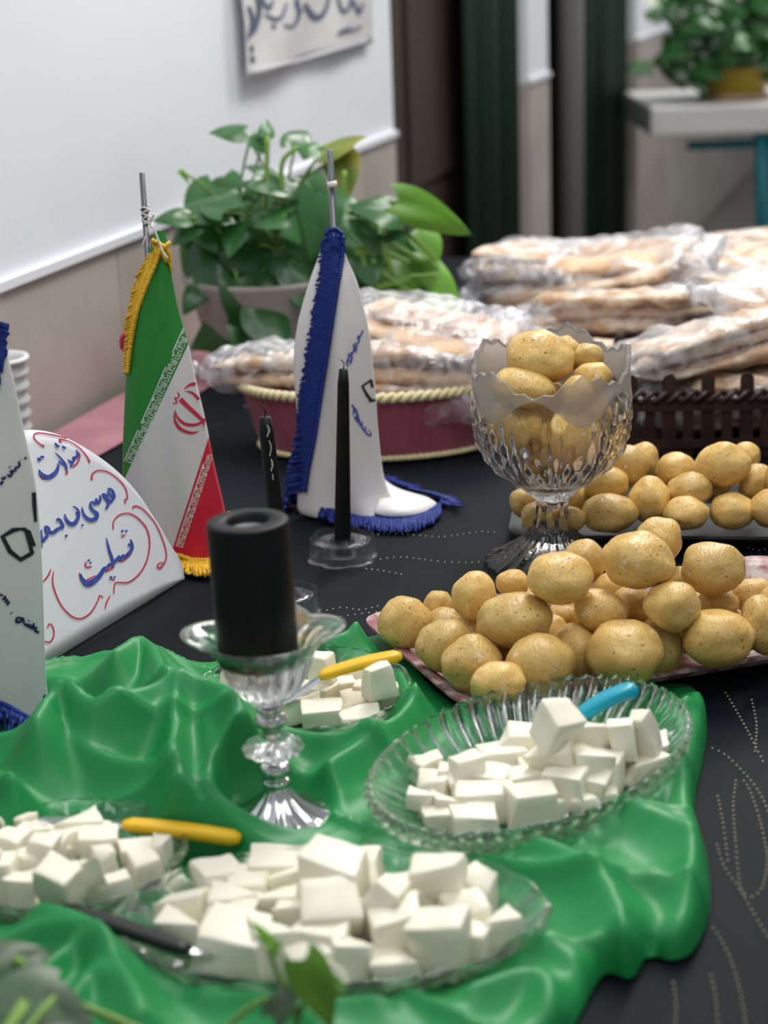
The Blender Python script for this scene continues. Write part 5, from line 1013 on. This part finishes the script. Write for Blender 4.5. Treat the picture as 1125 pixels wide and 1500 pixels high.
# picket box
F0, F1 = P(912, 676).xy, P(1180, 672).xy; fx = (F1-F0).normalized(); fn = Vector((-fx.y, fx.x)); FL = .40; FD = .22
F0 = F0-fx*.035+fn*.01
pk_ = thing('picket_box', 'dark brown wooden picket fence box with twisted rope rail', 'box', (F0.x, F0.y, TZ+.001)); hpk = .088
def picket_vf(p, d, w, th, h):
    nrm = Vector((-d.y, d.x)); pts = [(-w/2, 0), (w/2, 0)]+[(w/2*math.cos(a), h-w/2+w/2*math.sin(a)) for a in [PI*i/8 for i in range(9)]]; V = []
    for s in (-.5, .5):
        for (x, z) in pts: q = p+d*x+nrm*th*s; V.append((q.x, q.y, z))
    k = len(pts); return V, [tuple(reversed(range(k))), tuple(range(k, 2*k))]+[(i, (i+1) % k, k+(i+1) % k, k+i) for i in range(k)]
def side(p0, d, L_, first):
    k = int(L_/.0215)
    for i in range(k+1):
        tall = i % 2 == 0; v, f = picket_vf(p0+d*(i*L_/k), d, .0155 if tall else .012, .004, hpk*1.14 if tall else hpk*.78); mk('picket', v, f, MBROWN, pk_, False)
    nrm = Vector((-d.y, d.x))
    for z in (.018, .062):
        v, f = box_vf((*(p0+d*L_/2-nrm*.004), z), (L_, .003, .010), math.atan2(d.y, d.x)); mk('rail', v, f, MBROWN, pk_, False)
    parts = []
    for s in range(2):
        pts = [(*(p0+d*(L_*i/90)-nrm*(.006*math.cos(i*.9+s*PI)+.002)), .073+.006*math.sin(i*.9+s*PI)) for i in range(91)]; parts.append(tube_vf(pts, .0036, 6))
    v, f = join(parts); mk('rope_rail', v, f, MBROWN, pk_)
Z2 = Vector((0, 0)); side(Z2, fx, FL, 1); side(Z2, fn, FD, 0); side(fx*FL, fn, FD, 0); side(fn*FD, fx, FL, 0)
quadv, quadf = box_vf((*(fx*FL/2+fn*FD/2), .006), (FL, FD, .004), math.atan2(fx.y, fx.x)); mk('bottom', quadv, quadf, MBROWN, pk_, False)
gF = 'bagged flatbreads heaped by the picket box'
c0 = F0+fx*.2+fn*.11
HB = [((c0.x+.02, c0.y, TZ+.055), .1, .0, 0, (1.0, .9, .9), [2, 3], 'floury bread bag inside the picket box, lowest', 3), ((c0.x-.01, c0.y+.02, TZ+.115), .25, -.15, -.25, (1.0, .95, .8), [3, 2], 'large floury bread bag rising out of the picket box', 3),
      ((c0.x+.10, c0.y+.03, TZ+.125), -.5, .2, -.2, (.9, .9, .8), [3, 5], 'bread bag leaning at the right of the picket box', 2)]
for i, (p, yw, pt, rl_, s, kd, lb_, cnt) in enumerate(HB): bag(p, yw, pt, rl_, s, 10+i, kd, lb_, gF, cnt)
gH = 'bagged flatbreads heaped at the far end of the table'
HP = [((.25, 2.42, .790), .2, (.95, 1, 1), [2, 0], 'bread bag between the pink basket and the far heap'), ((.36, 2.50, .83), -.5, (.9, .9, .9), [3, 0], 'crumpled bread bag lying behind the crystal bowl'), ((.27, 2.60, .790), .1, (1, 1, 1), [0, 2], 'bread bag at the near left foot of the far heap'), ((.30, 2.95, .79), 1.2, (1, 1, 1), [2, 3], 'bread bag at the far left foot of the heap'), ((.58, 2.75, .79), .3, (1, 1, 1), [3, 2], 'bread bag under the middle of the far heap'), ((.72, 2.55, .79), -.4, (1, 1, 1), [2, 3], 'bread bag right behind the picket box'),
      ((.62, 3.10, .79), .9, (1, 1, 1), [2, 3], 'bread bag at the back foot of the far heap'), ((.88, 2.95, .79), .2, (1, 1, 1), [3, 2], 'bread bag at the right foot of the far heap'), ((.33, 2.72, .85), -.35, (1, 1, .95), [0, 3], 'bread bag on the left shoulder of the far heap'), ((.36, 3.0, .86), .4, (1, 1, .9), [2, 0], 'bread bag on the far left slope of the heap'),
      ((.55, 2.72, .855), .7, (1, 1, 1), [3, 2], 'bread bag above the picket box in the far heap'), ((.60, 3.0, .86), -.6, (1.1, 1, 1), [2, 3], 'bread bag at the back middle of the far heap'), ((.78, 2.80, .85), .5, (1, 1, .9), [3, 2], 'bread bag on the right shoulder of the far heap'), ((.46, 2.86, .915), .1, (1.05, 1, .85), [0, 3], 'topmost bread bag of the far heap, left'), ((.54, 3.02, .925), -.3, (1, 1, .8), [3, 2], 'topmost bread bag of the far heap, right'),
      ((.62, 2.5, .84), .35, (1, .9, .9), [3, 5], 'bread bag with a folded loaf behind the picket box'), ((.24, 2.78, .86), .9, (.7, .8, .8), [2, 0], 'small crumpled bread bag beside the plant leaves')]
for i, (p, yw, s, kd, lb_) in enumerate(HP):
    px_ = proj((p[0], p[1], .8))[0]; sky = 372 if px_ < 960 else 372+(px_-960)*.4
    cap = PD(px_, sky, p[1]).z-.012; p = (p[0], p[1], .79 if p[2] < .8 else max(.80, min(p[2]+.01, cap))); s = (s[0], s[1], s[2]*.85)
    rnd = random.Random(40+i); bag(p, yw+rnd.uniform(-.3, .3), rnd.uniform(-.22, .22), rnd.uniform(-.2, .2), s, 20+i, kd, lb_, gH, 3)
# ------------------------------------------------------------------ foreground pothos vine
vn = thing('pothos_vine', 'blurred pothos vine leaves in the bottom left foreground', 'plant', (-.17, .70, TZ+.001))
def fleaf(parent, x, y, s, ang, fc, Y, m, k, asp=.95):
    p = PD(x, y, Y); sz = s*depth(p)/F; return leaf(parent, p, sz, ang, fc, m, k, asp)
MLF = mat('foreground_leaf', (.03, .08, .03), .4, extra=leaf_nodes((.03, .085, .025), (.06, .12, .045)), spec=.6)
for (x, y, s, a, fc, Y, k) in [(30, 1400, 100, 20, (.35, .65, .1), .86, 0), (15, 1475, 140, 200, (.5, .5, .2), .82, 1), (95, 1490, 120, -60, (.4, .6), .82, 2), (-10, 1430, 120, 120, (.5, .5), .84, 3)]:
    b = fleaf(vn, x, y, s, a, fc, Y, MLF, k); stem(vn, Vector((-.22, .74, TZ+.01)), b, .0022, .02)
q = [tuple(PD(x, y, .85)-Vector(vn.location)) for x, y in ((20, 1405), (60, 1430), (95, 1462), (160, 1490), (230, 1520))]; v, f = tube_vf([Vector(a) for a in cr(q, 6)], .0024, 8); mk('stem', v, f, MSTEM, vn)
v2 = thing('pothos_vine', 'blurred pothos sprig in front of the oval platter', 'plant', (-.04, .72, TZ+.001))
for (x, y, s, a, fc, Y, k, m, asp) in [(388, 1368, 62, 118, (.6, .4, .8), .86, 0, MLEAFB, .5), (470, 1455, 110, -82, (.9, .2, .5), .84, 1, MLEAFB, .75), (420, 1460, 70, 70, (.7, .3, -.5), .84, 2, MLF, .8), (480, 1425, 66, 120, (.7, .3, .9), .85, 3, MLEAFB, .45)]:
    b = fleaf(v2, x, y, s, a, fc, Y, m, k, asp)
for l in [((392, 1385), (408, 1430), (430, 1470), (440, 1530)), ((440, 1480), (400, 1462), (360, 1480), (320, 1520)), ((470, 1440), (440, 1480), (430, 1540))]:
    q = [tuple(PD(x, y, .85)-Vector(v2.location)) for x, y in l]; v, f = tube_vf([Vector(a) for a in cr(q, 6)], .0017, 8); mk('stem', v, f, MSTEM, v2)
print('objects', len(bpy.data.objects), 'tris', sum(len(o.data.polygons) for o in bpy.data.objects if o.type == 'MESH'))
